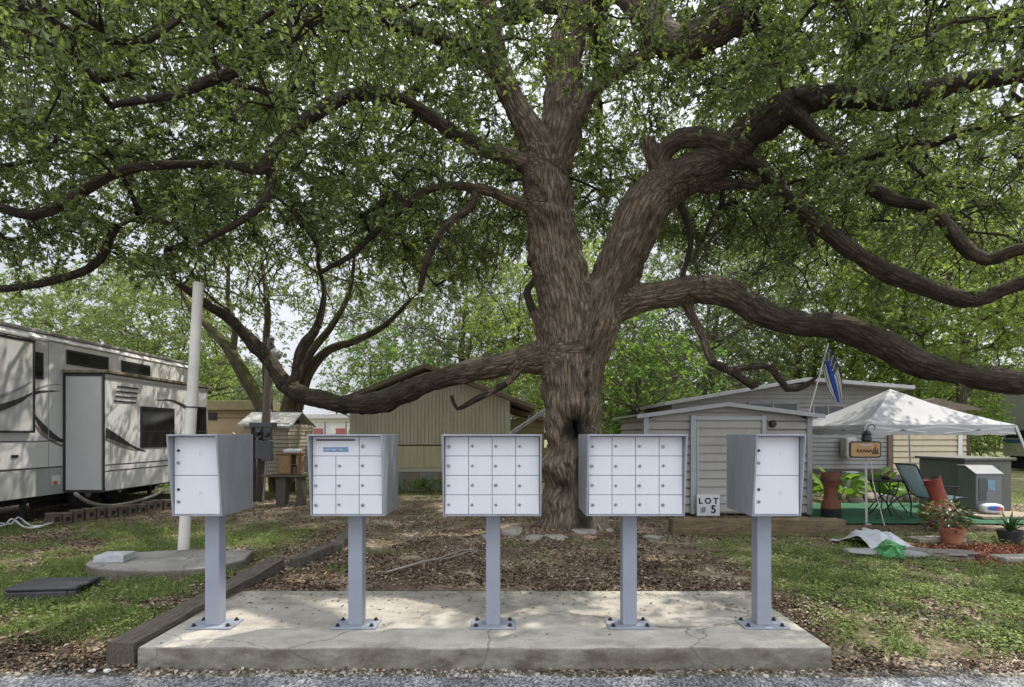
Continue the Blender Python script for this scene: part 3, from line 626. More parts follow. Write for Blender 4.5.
def join_tubes(tubes, nfun):
    Vs = []; Fs = []; n0 = 0; B = []
    for p, r in tubes:
        n = nfun(r.max()); V, Fq, _ = tube_np(np.asarray(p), np.asarray(r), n); Vs.append(V); Fs.append(Fq+n0); n0 += len(V)
        L = np.concatenate([[0], np.cumsum(np.linalg.norm(np.diff(p, axis=0), axis=1))]); m = len(p); a = np.arange(n)*6.283/n
        B.append(np.stack([r[:, None]*np.cos(a)[None], r[:, None]*np.sin(a)[None], np.repeat((L*.2)[:, None], n, 1)], 2).reshape(-1, 3)+p[0]*.37)
    return np.concatenate(Vs), np.concatenate(Fs), np.concatenate(B)
def bark_attr(me, B):
    a = me.attributes.new('bark', 'FLOAT_VECTOR', 'POINT'); a.data.foreach_set('vector', np.asarray(B, np.float32).ravel())
def foliage(clumps, dirs, seed, ntw, nlf, tl, leafL, asp=.5, droop=.25, up=.4, hi=False, spread=1.0):
    """twigs at each clump and leaves along them"""
    rg = np.random.default_rng(seed); C = np.asarray(clumps); n = len(C)
    T0 = np.repeat(C, ntw, 0); D = rg.normal(size=(n*ntw, 3)); D /= np.linalg.norm(D, axis=1)[:, None]
    if dirs is not None: D = D+np.repeat(dirs, ntw, 0)*.7
    D[:, 2] = D[:, 2]*.75+.05; D /= np.linalg.norm(D, axis=1)[:, None]; Lg = rg.uniform(.45, 1., len(T0))*tl*spread
    T0 = T0+rg.normal(0, .09*tl, T0.shape)
    def at(t): return T0+D*(Lg*t)[:, None]+np.array([0, 0, -1.])*(droop*Lg*t*t)[:, None]
    side = rg.normal(0, .13, T0.shape)*Lg[:, None]
    tw = [T0, at(.5)+side, at(1.)]
    m = len(T0); k = nlf; t = 1.04-.95*rg.random((m, k))**1.35; 
    b = ((1-t)**2)[..., None]*tw[0][:, None]+(2*t*(1-t))[..., None]*(tw[1]*2-.5*tw[0]-.5*tw[2])[:, None]+(t*t)[..., None]*tw[2][:, None]
    ld = rg.normal(size=(m, k, 3)); ld /= np.linalg.norm(ld, axis=2)[..., None]; ld = ld*.9+D[:, None]*.6; ld[..., 2] -= .15
    nr = rg.normal(size=(m, k, 3))*.75; nr[..., 2] += up
    L = rg.uniform(.5, 1.22, (m, k))*leafL
    fn = leaf_arrays_hi if hi else leaf_arrays
    V, T = fn(b.reshape(-1, 3), ld.reshape(-1, 3), nr.reshape(-1, 3), L.ravel(), (L*rg.uniform(.8, 1.2, (m, k))*asp).ravel(), .22)
    return tw, V, T
def twig_mesh(tw, r):
    a, b, c = tw; m = len(a); d = c-a; d /= np.linalg.norm(d, axis=1)[:, None]+1e-9; u = np.cross(d, [.3, .2, .93]); u /= np.linalg.norm(u, axis=1)[:, None]+1e-9; w = np.cross(d, u); V = []
    for p, rr in ((a, r), (b, r*.75), (c, r*.35)):
        for k in range(3): V.append(p+(u*math.cos(k*2.094)+w*math.sin(k*2.094))*rr)
    V = np.stack(V, 1).reshape(-1, 3); i = (np.arange(m)*9)[:, None, None]
    f = np.array([(j*3+k, j*3+(k+1) % 3, (j+1)*3+(k+1) % 3, (j+1)*3+k) for j in range(2) for k in range(3)])[None]
    return V, (i+f).reshape(-1, 4)
def remesh_limbs(limbs, voxel, seed=0, flare=None):
    mb = MB()
    for L in limbs: mb.tube(L[:, :3], L[:, 3], 14)
    me = bpy.data.meshes.new('tmp'); me.from_pydata(np.concatenate(mb.v).tolist(), [], mb.f); me.update()
    bm = bmesh.new(); bm.from_mesh(me); bmesh.ops.recalc_face_normals(bm, faces=bm.faces); bm.to_mesh(me); bm.free()
    o = bpy.data.objects.new('tmp', me); COL.objects.link(o)
    r = o.modifiers.new('r', 'REMESH'); r.mode = 'VOXEL'; r.voxel_size = voxel; r.adaptivity = 0
    s = o.modifiers.new('s', 'SMOOTH'); s.iterations = 5; s.factor = .5
    dg = bpy.context.evaluated_depsgraph_get(); ev = o.evaluated_get(dg); m2 = bpy.data.meshes.new_from_object(ev)
    bpy.data.objects.remove(o); bpy.data.meshes.remove(me)
    C = np.empty(len(m2.vertices)*3); m2.vertices.foreach_get('co', C); C = C.reshape(-1, 3)
    # bark coordinates from the nearest limb axis
    S = []; E1 = []; E2 = []; AL = []; TT = []; RR = []
    for L in limbs:
        p = L[:, :3]; t = np.gradient(p, axis=0); t /= np.linalg.norm(t, axis=1)[:, None]+1e-9; u = np.cross(t[0], [.13, .97, .2]); l = np.concatenate([[0], np.cumsum(np.linalg.norm(np.diff(p, axis=0), axis=1))])
        for i in range(len(p)):
            u = u-t[i]*u.dot(t[i]); u = u/np.linalg.norm(u); S.append(p[i]); E1.append(u); E2.append(np.cross(t[i], u)); AL.append(l[i]); TT.append(t[i]); RR.append(L[i, 3])
    S, E1, E2, AL, TT, RR = map(np.array, (S, E1, E2, AL, TT, RR))
    kd = kdtree.KDTree(len(S)); [kd.insert(p, i) for i, p in enumerate(S)]; kd.balance()
    idx = np.array([kd.find(Vector(c))[1] for c in C]); dlt = C-S[idx]
    B = np.stack([np.sum(dlt*E1[idx], 1), np.sum(dlt*E2[idx], 1), (AL[idx]+np.sum(dlt*TT[idx], 1))*.24], 1)
    nrm = np.empty(len(C)*3); m2.vertices.foreach_get('normal', nrm); nrm = nrm.reshape(-1, 3); rr = RR[idx]
    rid = 1-np.abs(fbm(B*np.array([15, 15, 14]), seed+3, 3)-.5)*3.2; lump = fbm(C*2.1, seed+9, 3)-.5; l2 = fbm(C*6., seed+19, 2)-.5
    C = C+nrm*(lump*.55*np.minimum(rr, .42)+l2*.34*np.minimum(rr, .22)+(rid-.6)*np.minimum(.030, rr*.12))[:, None]
    if flare: C = flare(C, nrm)
    m2.vertices.foreach_set('co', C.ravel()); m2.polygons.foreach_set('use_smooth', np.ones(len(m2.polygons), bool)); m2.update(); bark_attr(m2, B); return m2

OAKL = [
 [(574, 545, 9.5, 34), (574, 522, 9.5, 31), (575, 490, 9.5, 28.5), (575, 450, 9.5, 28), (573, 410, 9.5, 28.5), (571, 360, 9.5, 29), (568, 310, 9.5, 29.5), (558, 265, 9.5, 26.5), (551, 225, 9.5, 24.5), (546, 190, 9.5, 24), (544, 155, 9.5, 23)],
 [(582, 420, 9.55, 16), (588, 360, 9.5, 20), (597, 325, 9.45, 23), (612, 285, 9.4, 23.5), (630, 240, 9.35, 24), (652, 200, 9.3, 23), (682, 178, 9.2, 20), (720, 158, 9.05, 18), (760, 126, 8.85, 17), (800, 103, 8.6, 14), (850, 95, 8.3, 12.5), (905, 97, 8.0, 12), (960, 82, 7.7, 10), (1035, 72, 7.3, 8), (1130, 50, 7.0, 5)],
 [(546, 170, 9.5, 20), (534, 140, 9.4, 15), (517, 110, 9.3, 12), (505, 82, 9.2, 11), (494, 45, 9.1, 10), (488, 0, 9.0, 9), (470, -70, 8.8, 7), (430, -150, 8.3, 5)],
 [(552, 165, 9.5, 20), (562, 135, 9.5, 19), (565, 95, 9.5, 18.5), (563, 60, 9.5, 18), (572, 20, 9.5, 17), (585, -40, 9.4, 16), (600, -110, 9.6, 13), (600, -200, 10, 9), (580, -300, 10.3, 6)],
 [(582, -30, 9.4, 13), (612, -25, 9.1, 14), (645, 10, 8.7, 15), (668, 42, 8.4, 17), (690, 41, 8.2, 17), (715, 26, 8.0, 16), (738, 16, 7.8, 16), (752, 12, 7.7, 15)],
 [(578, 118, 9.5, 8), (590, 93, 9.3, 7), (615, 74, 9.0, 6.5), (645, 56, 8.7, 6), (668, 44, 8.5, 6)],
 [(604, 312, 9.5, 18), (640, 299, 9.4, 15.5), (672, 294, 9.3, 14), (700, 289, 9.2, 14), (730, 294, 9.05, 13.5), (768, 317, 8.9, 13), (800, 325, 8.8, 12.5), (838, 327, 8.65, 12.5), (875, 342, 8.5, 12.5), (915, 362, 8.35, 12.5), (960, 373, 8.2, 12), (1040, 382, 8.0, 11), (1140, 372, 7.7, 8), (1250, 330, 7.5, 5)],
 [(572, 352, 9.5, 16), (540, 357, 9.55, 15), (505, 364, 9.6, 11.5), (470, 371, 9.7, 10.5), (440, 379, 9.8, 10), (412, 391, 9.9, 10), (385, 401, 10., 10), (355, 404, 10.1, 9.5), (325, 401, 10.2, 9), (300, 394, 10.3, 9), (284, 382, 10.4, 8), (270, 362, 10.5, 7.5), (250, 340, 10.5, 6.5), (228, 317, 10.4, 5.5), (205, 303, 10.2, 4.5), (175, 280, 10., 3)],
 [(290, 390, 10.35, 5.5), (297, 372, 10.4, 5), (300, 352, 10.4, 5.5), (312, 334, 10.5, 4.5), (320, 315, 10.6, 3.5), (325, 290, 10.7, 2.5), (318, 262, 10.7, 2)],
 [(665, 192, 9.3, 10), (658, 172, 9.2, 9), (663, 152, 9.1, 9.5), (680, 139, 9., 10), (703, 136, 8.9, 9.5), (722, 143, 8.85, 9), (738, 150, 8.9, 8)],
 [(660, 175, 9.2, 8), (651, 152, 9.15, 8), (648, 137, 9.1, 7)],
 [(788, 108, 8.65, 9), (815, 132, 8.4, 7), (850, 168, 8.1, 6.5), (887, 198, 7.9, 6.5), (930, 210, 7.7, 6), (960, 243, 7.5, 6.3), (985, 261, 7.4, 6), (1030, 248, 7.1, 5.5), (1100, 250, 6.8, 4)],
 [(730, 160, 9.05, 8), (765, 170, 8.9, 7), (792, 200, 8.7, 7), (837, 240, 8.4, 8), (892, 275, 8.2, 8), (942, 292, 8., 8), (978, 299, 7.9, 8), (1030, 281, 7.6, 7), (1120, 260, 7.3, 5)],
 [(688, 180, 9.2, 6), (705, 189, 9.2, 5.5), (735, 184, 9.1, 5), (770, 189, 9., 4.5), (800, 214, 8.9, 3.5), (815, 245, 8.8, 3)],
 [(506, 82, 9.2, 8), (470, 52, 8.8, 7.5), (430, 32, 8.3, 7), (372, 17, 7.7, 6.5), (325, 12, 7.3, 6.5), (292, 34, 7., 7), (252, 64, 6.7, 6), (205, 80, 6.4, 5), (168, 96, 6.1, 4), (110, 105, 5.8, 3)],
 [(540, 172, 9.5, 11), (508, 157, 9.3, 8), (478, 146, 9., 7), (435, 118, 8.6, 6.5), (395, 97, 8.2, 6), (347, 96, 7.8, 6.5), (318, 110, 7.6, 7), (290, 131, 7.5, 6.5), (272, 150, 7.4, 6), (262, 169, 7.3, 5.5), (222, 165, 7.2, 4.5), (175, 165, 7.1, 4.5), (130, 167, 7., 5), (98, 183, 6.9, 5), (65, 201, 6.8, 5), (30, 214, 6.7, 5), (-30, 195, 6.5, 4), (-90, 170, 6.3, 3)],
 [(266, 160, 7.4, 4.5), (272, 180, 7.4, 4.5), (262, 207, 7.3, 4), (235, 226, 7.2, 3), (200, 245, 7.1, 2)],
 [(540, 210, 9.5, 9), (512, 201, 9.4, 6), (478, 188, 9.2, 5), (430, 187, 9., 4), (388, 222, 8.8, 3.5), (352, 257, 8.6, 3), (320, 275, 8.5, 2)],
 [(476, 189, 9.2, 4.5), (470, 208, 9.1, 4), (448, 222, 9., 4), (430, 255, 8.9, 3.5), (419, 290, 8.8, 2.5)],
 [(545, 352, 9.55, 7), (537, 322, 9.5, 4.5), (527, 293, 9.5, 4), (532, 283, 9.5, 3), (541, 268, 9.45, 2)],
 [(522, 362, 9.58, 6), (513, 378, 9.5, 3.5), (498, 388, 9.45, 3.5), (472, 401, 9.4, 3), (458, 408, 9.4, 2), (452, 395, 9.4, 1.8)],
 [(685, 292, 9.3, 6), (690, 312, 9.25, 4.5), (704, 338, 9.2, 4), (712, 362, 9.1, 4), (733, 371, 9.05, 3.5), (752, 386, 9., 3), (757, 380, 9, 2)],
 [(728, 371, 9.05, 3.4), (752, 366, 9., 3.2), (773, 369, 8.95, 3.6), (788, 388, 8.9, 3.4), (808, 384, 8.8, 2.5), (818, 376, 8.8, 1.5)],
 [(675, 195, 9.25, 4), (684, 212, 9.2, 3.5), (692, 240, 9.2, 3), (684, 278, 9.1, 2.5)],
 [(125, 170, 7., 4), (150, 200, 7.3, 3), (118, 225, 7.5, 3.5), (105, 248, 7.6, 4), (88, 266, 7.7, 4), (50, 281, 7.8, 4), (0, 289, 7.9, 3.5), (-60, 280, 8, 2.5)],
]
limbs = [wig(wig(pix_limb(s), .05 if i > 1 else .012, .9, 50+i), .018 if i > 1 else 0, 2.6, 90+i) for i, s in enumerate(OAKL)]
# upper leaders and back limbs that carry the crown above and behind the picture
def world_limb(pts): return crom(np.array(pts, float), .2)
for k, (a0, h0) in enumerate([(R(80), 6.6), (R(130), 6.2), (R(35), 6.5), (R(-75), 7.2), (R(-120), 7.4), (R(-30), 7.0), (R(180), 7.4)]):
    st = np.array([1.4, 9.55, 8.9+.15*k]); dr = np.array([math.cos(a0), math.sin(a0), 0]); pts = []
    for t, zz in ((0, 0), (.18, .7), (.4, 1.2), (.65, 1.3), (.85, 1.1), (1, .8)):
        p = st+dr*8.5*t+np.array([0, 0, zz]); pts.append([*p, .20*(1-t)**.8+.03])
    limbs.append(wig(world_limb(pts), .25, .5, 200+k))
thick = [L[L[:, 3] > .052] for L in limbs]; thick = [L for L in thick if len(L) > 3]
def flare(C, N):
    d = C-np.array([1.1, 9.5, 0]); ang = np.arctan2(d[:, 1], d[:, 0]); z = np.clip(C[:, 2], 0, 1)
    rt = (fbm(np.stack([np.cos(ang)*1.6, np.sin(ang)*1.6, 0*ang], 1), 77, 2)-.4)
    C = C+np.stack([np.cos(ang), np.sin(ang), 0*ang], 1)*(np.exp(-z*3.6)*(.04+.75*np.clip(rt, 0, 1)))[:, None]*(np.linalg.norm(d[:, :2], axis=1) < 1.2)[:, None]*(C[:, 2] < 1.2)[:, None]
    # the burl and the dark hollow at head height
    def bump(px, py, r, h):
        nonlocal C
        c = P(px, py, 9.0); dd = np.sqrt(((C[:, 0]-c[0]))**2+((C[:, 2]-c[2]))**2); front = N[:, 1] < .3
        C = C+N*((h*np.exp(-(dd/r)**2))*front)[:, None]
    bump(557, 466, .20, .26); bump(560, 488, .10, -.12); bump(566, 466, .06, -.10); bump(548, 505, .14, .05); bump(590, 350, .05, -.10); bump(589, 375, .05, -.10); bump(588, 395, .05, -.08); bump(596, 325, .05, -.08); bump(606, 322, .12, .10); bump(578, 429, .20, -.46); bump(562, 425, .07, .10); bump(586, 465, .08, -.2); bump(586, 495, .09, -.18); bump(552, 420, .09, .07); bump(560, 440, .07, .06); bump(600, 440, .08, .06); bump(572, 405, .10, .07); bump(592, 470, .17, -.18); bump(590, 505, .14, -.12); bump(556, 435, .12, .08); bump(565, 492, .10, -.07); bump(553, 210, .12, .08); bump(598, 410, .12, .07)
    return C
OAK = thing('oak_tree', 'huge spreading live oak with thick brown trunk behind the middle mailboxes', 'tree', (1.1, 9.5, 0))
tm = remesh_limbs(thick, .026, 5, flare); V0 = np.empty(len(tm.vertices)*3); tm.vertices.foreach_get('co', V0); tm.vertices.foreach_set('co', (V0.reshape(-1, 3)-ORG[OAK]).ravel()); tm.update()
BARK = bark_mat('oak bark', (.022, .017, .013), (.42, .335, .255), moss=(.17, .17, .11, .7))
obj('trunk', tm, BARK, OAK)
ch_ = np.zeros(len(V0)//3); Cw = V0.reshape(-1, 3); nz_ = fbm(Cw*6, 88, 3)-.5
for px_, py_, rx_, rz_, a_ in ((578, 430, 17, 16, 1.0), (583, 472, 9, 48, 1.1), (584, 512, 10, 22, 1.0), (588, 385, 2.5, 40, .55), (594, 335, 2.5, 40, .6), (566, 452, 12, 5, .6), (556, 487, 16, 4, .5), (572, 490, 5, 18, .6)):  # shade of the hollow, grooves and burl underside painted into the bark colour
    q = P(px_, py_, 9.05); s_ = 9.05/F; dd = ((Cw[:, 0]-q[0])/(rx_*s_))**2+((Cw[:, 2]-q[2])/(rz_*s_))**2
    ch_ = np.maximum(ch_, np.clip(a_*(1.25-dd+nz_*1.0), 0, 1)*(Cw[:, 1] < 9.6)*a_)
dl = np.sqrt((Cw[:, 0]-1.15)**2+((Cw[:, 1]-9.5)*.6)**2); ch_ = np.maximum(ch_, .70*smst(.7, 3.4, dl)+.15*smst(4.0, 7.5, Cw[:, 2])+.25*np.clip(nz_*2, 0, 1)*smst(.4, 1.2, dl))  # limbs and upper wood get a darker bark tone
a = tm.attributes.new('shade_and_tone', 'FLOAT', 'POINT'); a.data.foreach_set('value', np.clip(ch_, 0, 1).astype(np.float32))

# crown: where foliage clumps sit
def crown_ok(p):
    x, y, z = p.T; dx = (x-1.)/10.5; dy = (y-8.6)/9.6; r = np.sqrt(dx*dx+dy*dy)
    top = 4.2+7.6*np.sqrt(np.clip(1-r*r, 0, 1)); n = fbm(p*np.array([.33, .33, .33]), 61, 3)
    bot = 4.15+1.75*np.clip(1-np.abs(x-1)/5., 0, 1)+1.0*(n-.5)*2-.6*smst(4, 8, np.abs(x-1))-.2*smst(8.5, 12, y)
    bot = np.where(y < 5.5, np.maximum(bot, 4.3+.0*y), bot)
    return (r < 1) & (z < top) & (z > bot)
cand = np.stack([rng.uniform(-10, 12, 90000), rng.uniform(-1.2, 18, 90000), rng.uniform(3, 12, 90000)], 1); cand = cand[crown_ok(cand)]
hole = fbm(cand*.55, 91, 2); cand = cand[hole > .385]
sunv = np.array([math.sin(R(52))*math.cos(R(60)), math.cos(R(52))*math.cos(R(60)), math.sin(R(60))])
for gx_0, gy_0, gz_0, gr in ((3.9, 5.0, 0, .62), (3.1, 4.55, 0, .4), (4.9, 4.75, 0, .5), (4.6, 6.3, 0, .4), (6.3, 7.6, 0, .5), (3.4, 7.4, 0, .35), (-4.4, 5.3, 0, .42), (-6.2, 7.3, 0, .5), (-3.7, 8.1, 0, .35), (-5.6, 9.2, 0, .5), (-1.8, 8.3, 0, .5), (-.4, 8.9, 0, .4), (1.7, 7.3, 0, .35), (-2.2, 6.6, 0, .3), (-1.0, 5.2, 0, .3), (1.1, 5.4, 0, .25), (-3.2, 4.6, 0, .3), (-8.4, 12., 1.8, .5), (-8.4, 13.6, 1.6, .5), (-8.8, 9.4, 2.4, .5), (-8.8, 10.4, 1.2, .4), (-8.0, 11.4, 2.3, .4), (-8., 12.8, 1., .3), (-8.8, 8.2, 1.8, .4), (7.4, 10.5, 1.9, .15), (8.5, 10.9, 1.9, .0), (.8, 9.2, 3.2, .3), *[(random.uniform(-7.5, 7.5), 4.3+9*random.random()**1.4, 0, random.uniform(-.02, .16)) for _ in range(46)]):
    w_ = cand-np.array([gx_0, gy_0, gz_0]); w_ = w_-(w_@sunv)[:, None]*sunv; cand = cand[~((np.linalg.norm(w_, axis=1) < gr+.38) & (rng.random(len(cand)) < .97))]
def proj(p): return CX+p[:, 0]/p[:, 1]*F, HY-(p[:, 2]-EYE)/p[:, 1]*F
Yc = np.maximum(cand[:, 1], .3); px, py = CX+cand[:, 0]/Yc*F, HY-(cand[:, 2]-EYE)/Yc*F
inv = (px > -60) & (px < 1090) & (py > -70) & (cand[:, 1] > .8)
# lower edge of the foliage as the photograph shows it
low = np.interp(px, [-60, 60, 130, 170, 230, 300, 360, 420, 470, 520, 640, 700, 760, 830, 900, 1000, 1090], [235, 245, 250, 265, 250, 238, 242, 258, 265, 235, 215, 225, 235, 240, 235, 230, 240])
rej = inv & (py > low+rng.normal(0, 14, len(px)))
trunk_poly = (px > np.interp(py, [60, 120, 200, 300], [495, 500, 510, 520])) & (px < np.interp(py, [60, 110, 160, 230, 300], [610, 800, 760, 690, 660])) & (py > 70) & (cand[:, 1] < 10.2)
rej |= inv & trunk_poly & (rng.random(len(px)) < .96)
for s in OAKL:
    L = crom(np.array(s, float)[:, :4], 8); A = L[:, :2]; d2 = np.full(len(px), 1e9); dep = np.zeros(len(px)); rp = np.zeros(len(px))
    for q in L[::2]:
        dd = (px-q[0])**2+(py-q[1])**2; b = dd < d2; d2 = np.where(b, dd, d2); dep = np.where(b, q[2], dep); rp = np.where(b, q[3], rp)
    cl = 26+rp; rej |= inv & (np.sqrt(d2) < cl) & (cand[:, 1] < dep+.15) & (rng.random(len(px)) < np.where(px < 480, .62, .72)+.25*(rp > 10))
cand = cand[~rej]; px, py, inv = px[~rej], py[~rej], inv[~rej]
# poisson-like thinning
def thin(c, d, nmax):
    keep = []; cell = {}
    for i in rng.permutation(len(c)):
        p = c[i]; k = tuple((p/d).astype(int)); okk = True
        for a in (-1, 0, 1):
            for b in (-1, 0, 1):
                for e in (-1, 0, 1):
                    for j in cell.get((k[0]+a, k[1]+b, k[2]+e), ()):
                        if ((c[j]-p)**2).sum() < d*d: okk = False; break
        if okk: keep.append(i); cell.setdefault(k, []).append(i)
        if len(keep) >= nmax: break
    return np.array(keep)
inv_i = np.where(inv)[0]; out_i = np.where(~inv)[0]
k1 = inv_i[thin(cand[inv_i], .50, 3600)]; k2 = out_i[thin(cand[out_i], 1.05, 560)]
C1, C2 = cand[k1], cand[k2]
near = np.array([P(a, b, Y) for a, b, Y in [(20, 8, 3.9), (60, 30, 3.8), (100, 12, 4.1), (150, 40, 4.6), (322, 14, 4.4), (345, 2, 4.5), (440, 8, 5.4), (480, 28, 5.6), (520, 10, 5.8), (560, 18, 6.0), (590, 52, 6.4), (535, 42, 6.2), (465, 50, 6.2), (600, 12, 6.2), (640, 18, 6.6), (215, 15, 4.8), (0, 45, 4.3), (790, 60, 5.8), (860, 30, 5.6), (930, 45, 5.5), (990, 20, 5.2), (720, -5, 6.)]])
allc = np.vstack([C1, C2, near]); print('oak clumps', len(C1), len(C2))
br = grow(limbs, allc, 5, node=.24, arch=.12, jit=.075, r0=.0075, ex=.46, batch=50)
dirs = np.array([(b[0][-1]-b[0][-2]) for b in br]); dirs /= np.linalg.norm(dirs, axis=1)[:, None]+1e-9
ends = np.array([b[0][-1] for b in br])
thin_l = [(L[:, :3][m], L[:, 3][m]) for L in limbs for m in [(np.arange(len(L)) >= max(0, (L[:, 3] > .052).sum()-4))] if m.sum() > 4 and L[-1, 3] < .052]
# bare hanging twigs (right centre) are part of the same oak
hang = []
for k in range(150):
    px_, py_ = (random.uniform(690, 1015), random.uniform(140, 275)) if k < 80 else (random.uniform(150, 510), random.uniform(170, 275)); Y = random.uniform(8.3, 9.6); p = P(px_, py_, Y); pts = [p]; d = np.array([random.uniform(-.5, .5), random.uniform(-.4, .4), -.35])
    for q in range(9): d = d*.75+np.array([random.uniform(-.55, .55), random.uniform(-.4, .4), random.uniform(-.55, .1)])*.6; pts.append(pts[-1]+d*.17)
    pts = np.array(pts); hang.append((pts, np.linspace(.012, .004, len(pts))))
    for q in (3, 5, 7):
        s = pts[q]; e = s+np.array([random.uniform(-.35, .35), random.uniform(-.2, .2), random.uniform(-.4, .05)]); hang.append((np.array([s, (s+e)/2+rng.normal(0, .04, 3), e]), np.array([.006, .005, .003])))
V, Fq, B = join_tubes(br+thin_l+hang, lambda r: 4 if r < .012 else (6 if r < .03 else 9))
me = mesh_np('branches', V-ORG[OAK], [Fq], True); bark_attr(me, B); DARKB = bark_mat('branch bark', (.018, .015, .012), (.115, .093, .073), sx=34.)
obj('branches', me, DARKB, OAK)
ep, eY = proj(np.maximum(ends, [-99, .3, -99])), ends[:, 1]
iv = (ep[0] > -60) & (ep[0] < 1090) & (ep[1] > -70) & (eY > .8)
nearm = iv & (eY < 5.2)
OAKC = [(.019, .033, .014), (.042, .068, .028), (.085, .122, .050), (.155, .20, .078), (.27, .31, .13)]
OLEAF = leaf_mat('oak leaf', OAKC, .46, (.34, .44, .06), rough=.36, spec=.6)
lv = []; lt = []; tv = []; tf = []; n0 = 0; t0_ = 0
for msk, ntw, nlf, ll, hi in ((iv & ~nearm, 13, 23, .076, False), (nearm, 13, 17, .066, True), (~iv, 7, 7, .13, False)):
    if msk.sum() == 0: continue
    tw, V, T = foliage(ends[msk], dirs[msk], 300+n0 % 97, ntw, nlf, .58, ll, .5, .3, .35, hi)
    lv.append(V); lt.append(T+n0); n0 += len(V)
    a, b = twig_mesh(tw, .0055); tv.append(a); tf.append(b+t0_); t0_ += len(a)
fern = []
for li, n_ in ((6, 30), (12, 14), (11, 8), (7, 6), (1, 8), (15, 6)):
    L = limbs[li]
    for k in rng.integers(len(L)//4, len(L)-2, n_): fern.append(L[k, :3]+np.array([rng.normal(0, .3)*L[k, 3], -abs(rng.normal(0, .5))*L[k, 3], L[k, 3]*.95]))
tw, V, T = foliage(np.array(fern), None, 411, 7, 9, .11, .035, .5, .2, .4); lv.append(V); lt.append(T+n0); n0 += len(V)
V = np.concatenate(lv); print('oak leaves', len(V)//4)
obj('crown', mesh_np('crown', V-ORG[OAK], [np.concatenate(lt)]), OLEAF, OAK)
me = mesh_np('twigs', np.concatenate(tv)-ORG[OAK], [np.concatenate(tf)]); bark_attr(me, np.concatenate(tv)); obj('twigs', me, DARKB, OAK)



def bg_tree(name, label, loc, h, rx, stems, nclump, leafL, lm, bm_, seed, zb=.32, ntw=9, nlf=11, tl=.9, group=None, sep=.7, lift=0):
    """stems: list of world limb control points (x, y, z, r) or a number of automatic stems"""
    rg = np.random.default_rng(seed); t = thing(name, label, 'tree', loc, group); o = ORG[t]
    if isinstance(stems, int):
        L = []
        for k in range(stems):
            a = rg.uniform(0, 6.28); lean = rg.uniform(.1, .45)*rx if stems > 1 else .1
            zt = h*rg.uniform(.55, .75); pts = [[o[0]+rg.normal(0, .06), o[1]+rg.normal(0, .06), o[2]-.1, .045*h*.55], [o[0]+math.cos(a)*lean*.2, o[1]+math.sin(a)*lean*.2, o[2]+h*.25, .03*h*.55], [o[0]+math.cos(a)*lean*.6, o[1]+math.sin(a)*lean*.6, o[2]+zt*.7, .022*h*.5], [o[0]+math.cos(a)*lean, o[1]+math.sin(a)*lean, o[2]+zt, .03]]
            L.append(wig(crom(np.array(pts), .3), .2, .6, seed+k))
            for b in range(4):
                a2 = a+rg.uniform(-2, 2); i = int(len(L[k])*rg.uniform(.4, .8)); s = L[k][i]; ln = rx*rg.uniform(.5, .9)
                pts = [[*s[:3], s[3]*.7], [s[0]+math.cos(a2)*ln*.5, s[1]+math.sin(a2)*ln*.5, s[2]+ln*.35, s[3]*.5], [s[0]+math.cos(a2)*ln, s[1]+math.sin(a2)*ln, s[2]+ln*.5, .025]]
                L.append(wig(crom(np.array(pts), .3), .15, .6, seed+k*7+b))
    else: L = [wig(crom(np.array(s, float), .2), .04, .8, seed+i) for i, s in enumerate(stems)]
    c = rg.uniform(-1, 1, (nclump*14, 3)); rr = np.linalg.norm(c, axis=1); c = c[(rr < 1) & (rr > .25)]
    zc = o[2]+h*(zb+(1-zb)/2)+lift; cc = c*np.array([rx, rx, h*(1-zb)/2])+np.array([o[0], o[1], zc])
    nse = fbm(cc*.45+seed*3.1, seed, 3); edge = np.linalg.norm(c, axis=1); cc = cc[(nse > .40+.22*(edge-.6))]
    cc = cc[thin(cc, sep, nclump)]; b = grow(L, cc, seed, node=.45, arch=.1, jit=.13, r0=.011, ex=.45, batch=40)
    dr = np.array([q[0][-1]-q[0][-2] for q in b]); dr /= np.linalg.norm(dr, axis=1)[:, None]+1e-9; en = np.array([q[0][-1] for q in b])
    V, Fq, B = join_tubes([(l[:, :3], l[:, 3]) for l in L]+b, lambda r: 4 if r < .02 else (6 if r < .06 else 12))
    me = mesh_np('trunk', V-o, [Fq], True); bark_attr(me, B); obj('trunk', me, bm_, t)
    tw, V, T = foliage(en, dr, seed+5, ntw, nlf, tl, leafL, .5, .3, .4); obj('crown', mesh_np('crown', V-o, [T]), lm, t)
    a, f = twig_mesh(tw, .008); me = mesh_np('twigs', a-o, [f]); bark_attr(me, a); obj('twigs', me, bm_, t); return t
BG_D = leaf_mat('grey green leaf', [(.055, .08, .035), (.085, .12, .05), (.12, .16, .065), (.17, .20, .09)], .42, (.24, .32, .08))
BG_Y = leaf_mat('yellow green leaf', [(.095, .15, .03), (.155, .235, .045), (.23, .32, .07), (.32, .39, .11)], .5, (.45, .56, .09), spec=.35)
BG_B = leaf_mat('bright green leaf', [(.07, .14, .02), (.11, .21, .035), (.17, .29, .055)], .48, (.32, .48, .07), spec=.35)
MOSSB = bark_mat('mossy bark', (.03, .025, .02), (.20, .165, .12), moss=(.13, .16, .03, 2.2))
GREYB = bark_mat('grey bark', (.035, .028, .022), (.22, .19, .155))
def W(px, py, Y, rpx): return [*P(px, py, Y), rpx/F*Y]
Y2 = 15.8
BG_M = leaf_mat('airy green leaf', [(.06, .09, .028), (.10, .145, .04), (.15, .21, .055), (.23, .28, .09)], .48, (.32, .42, .08))
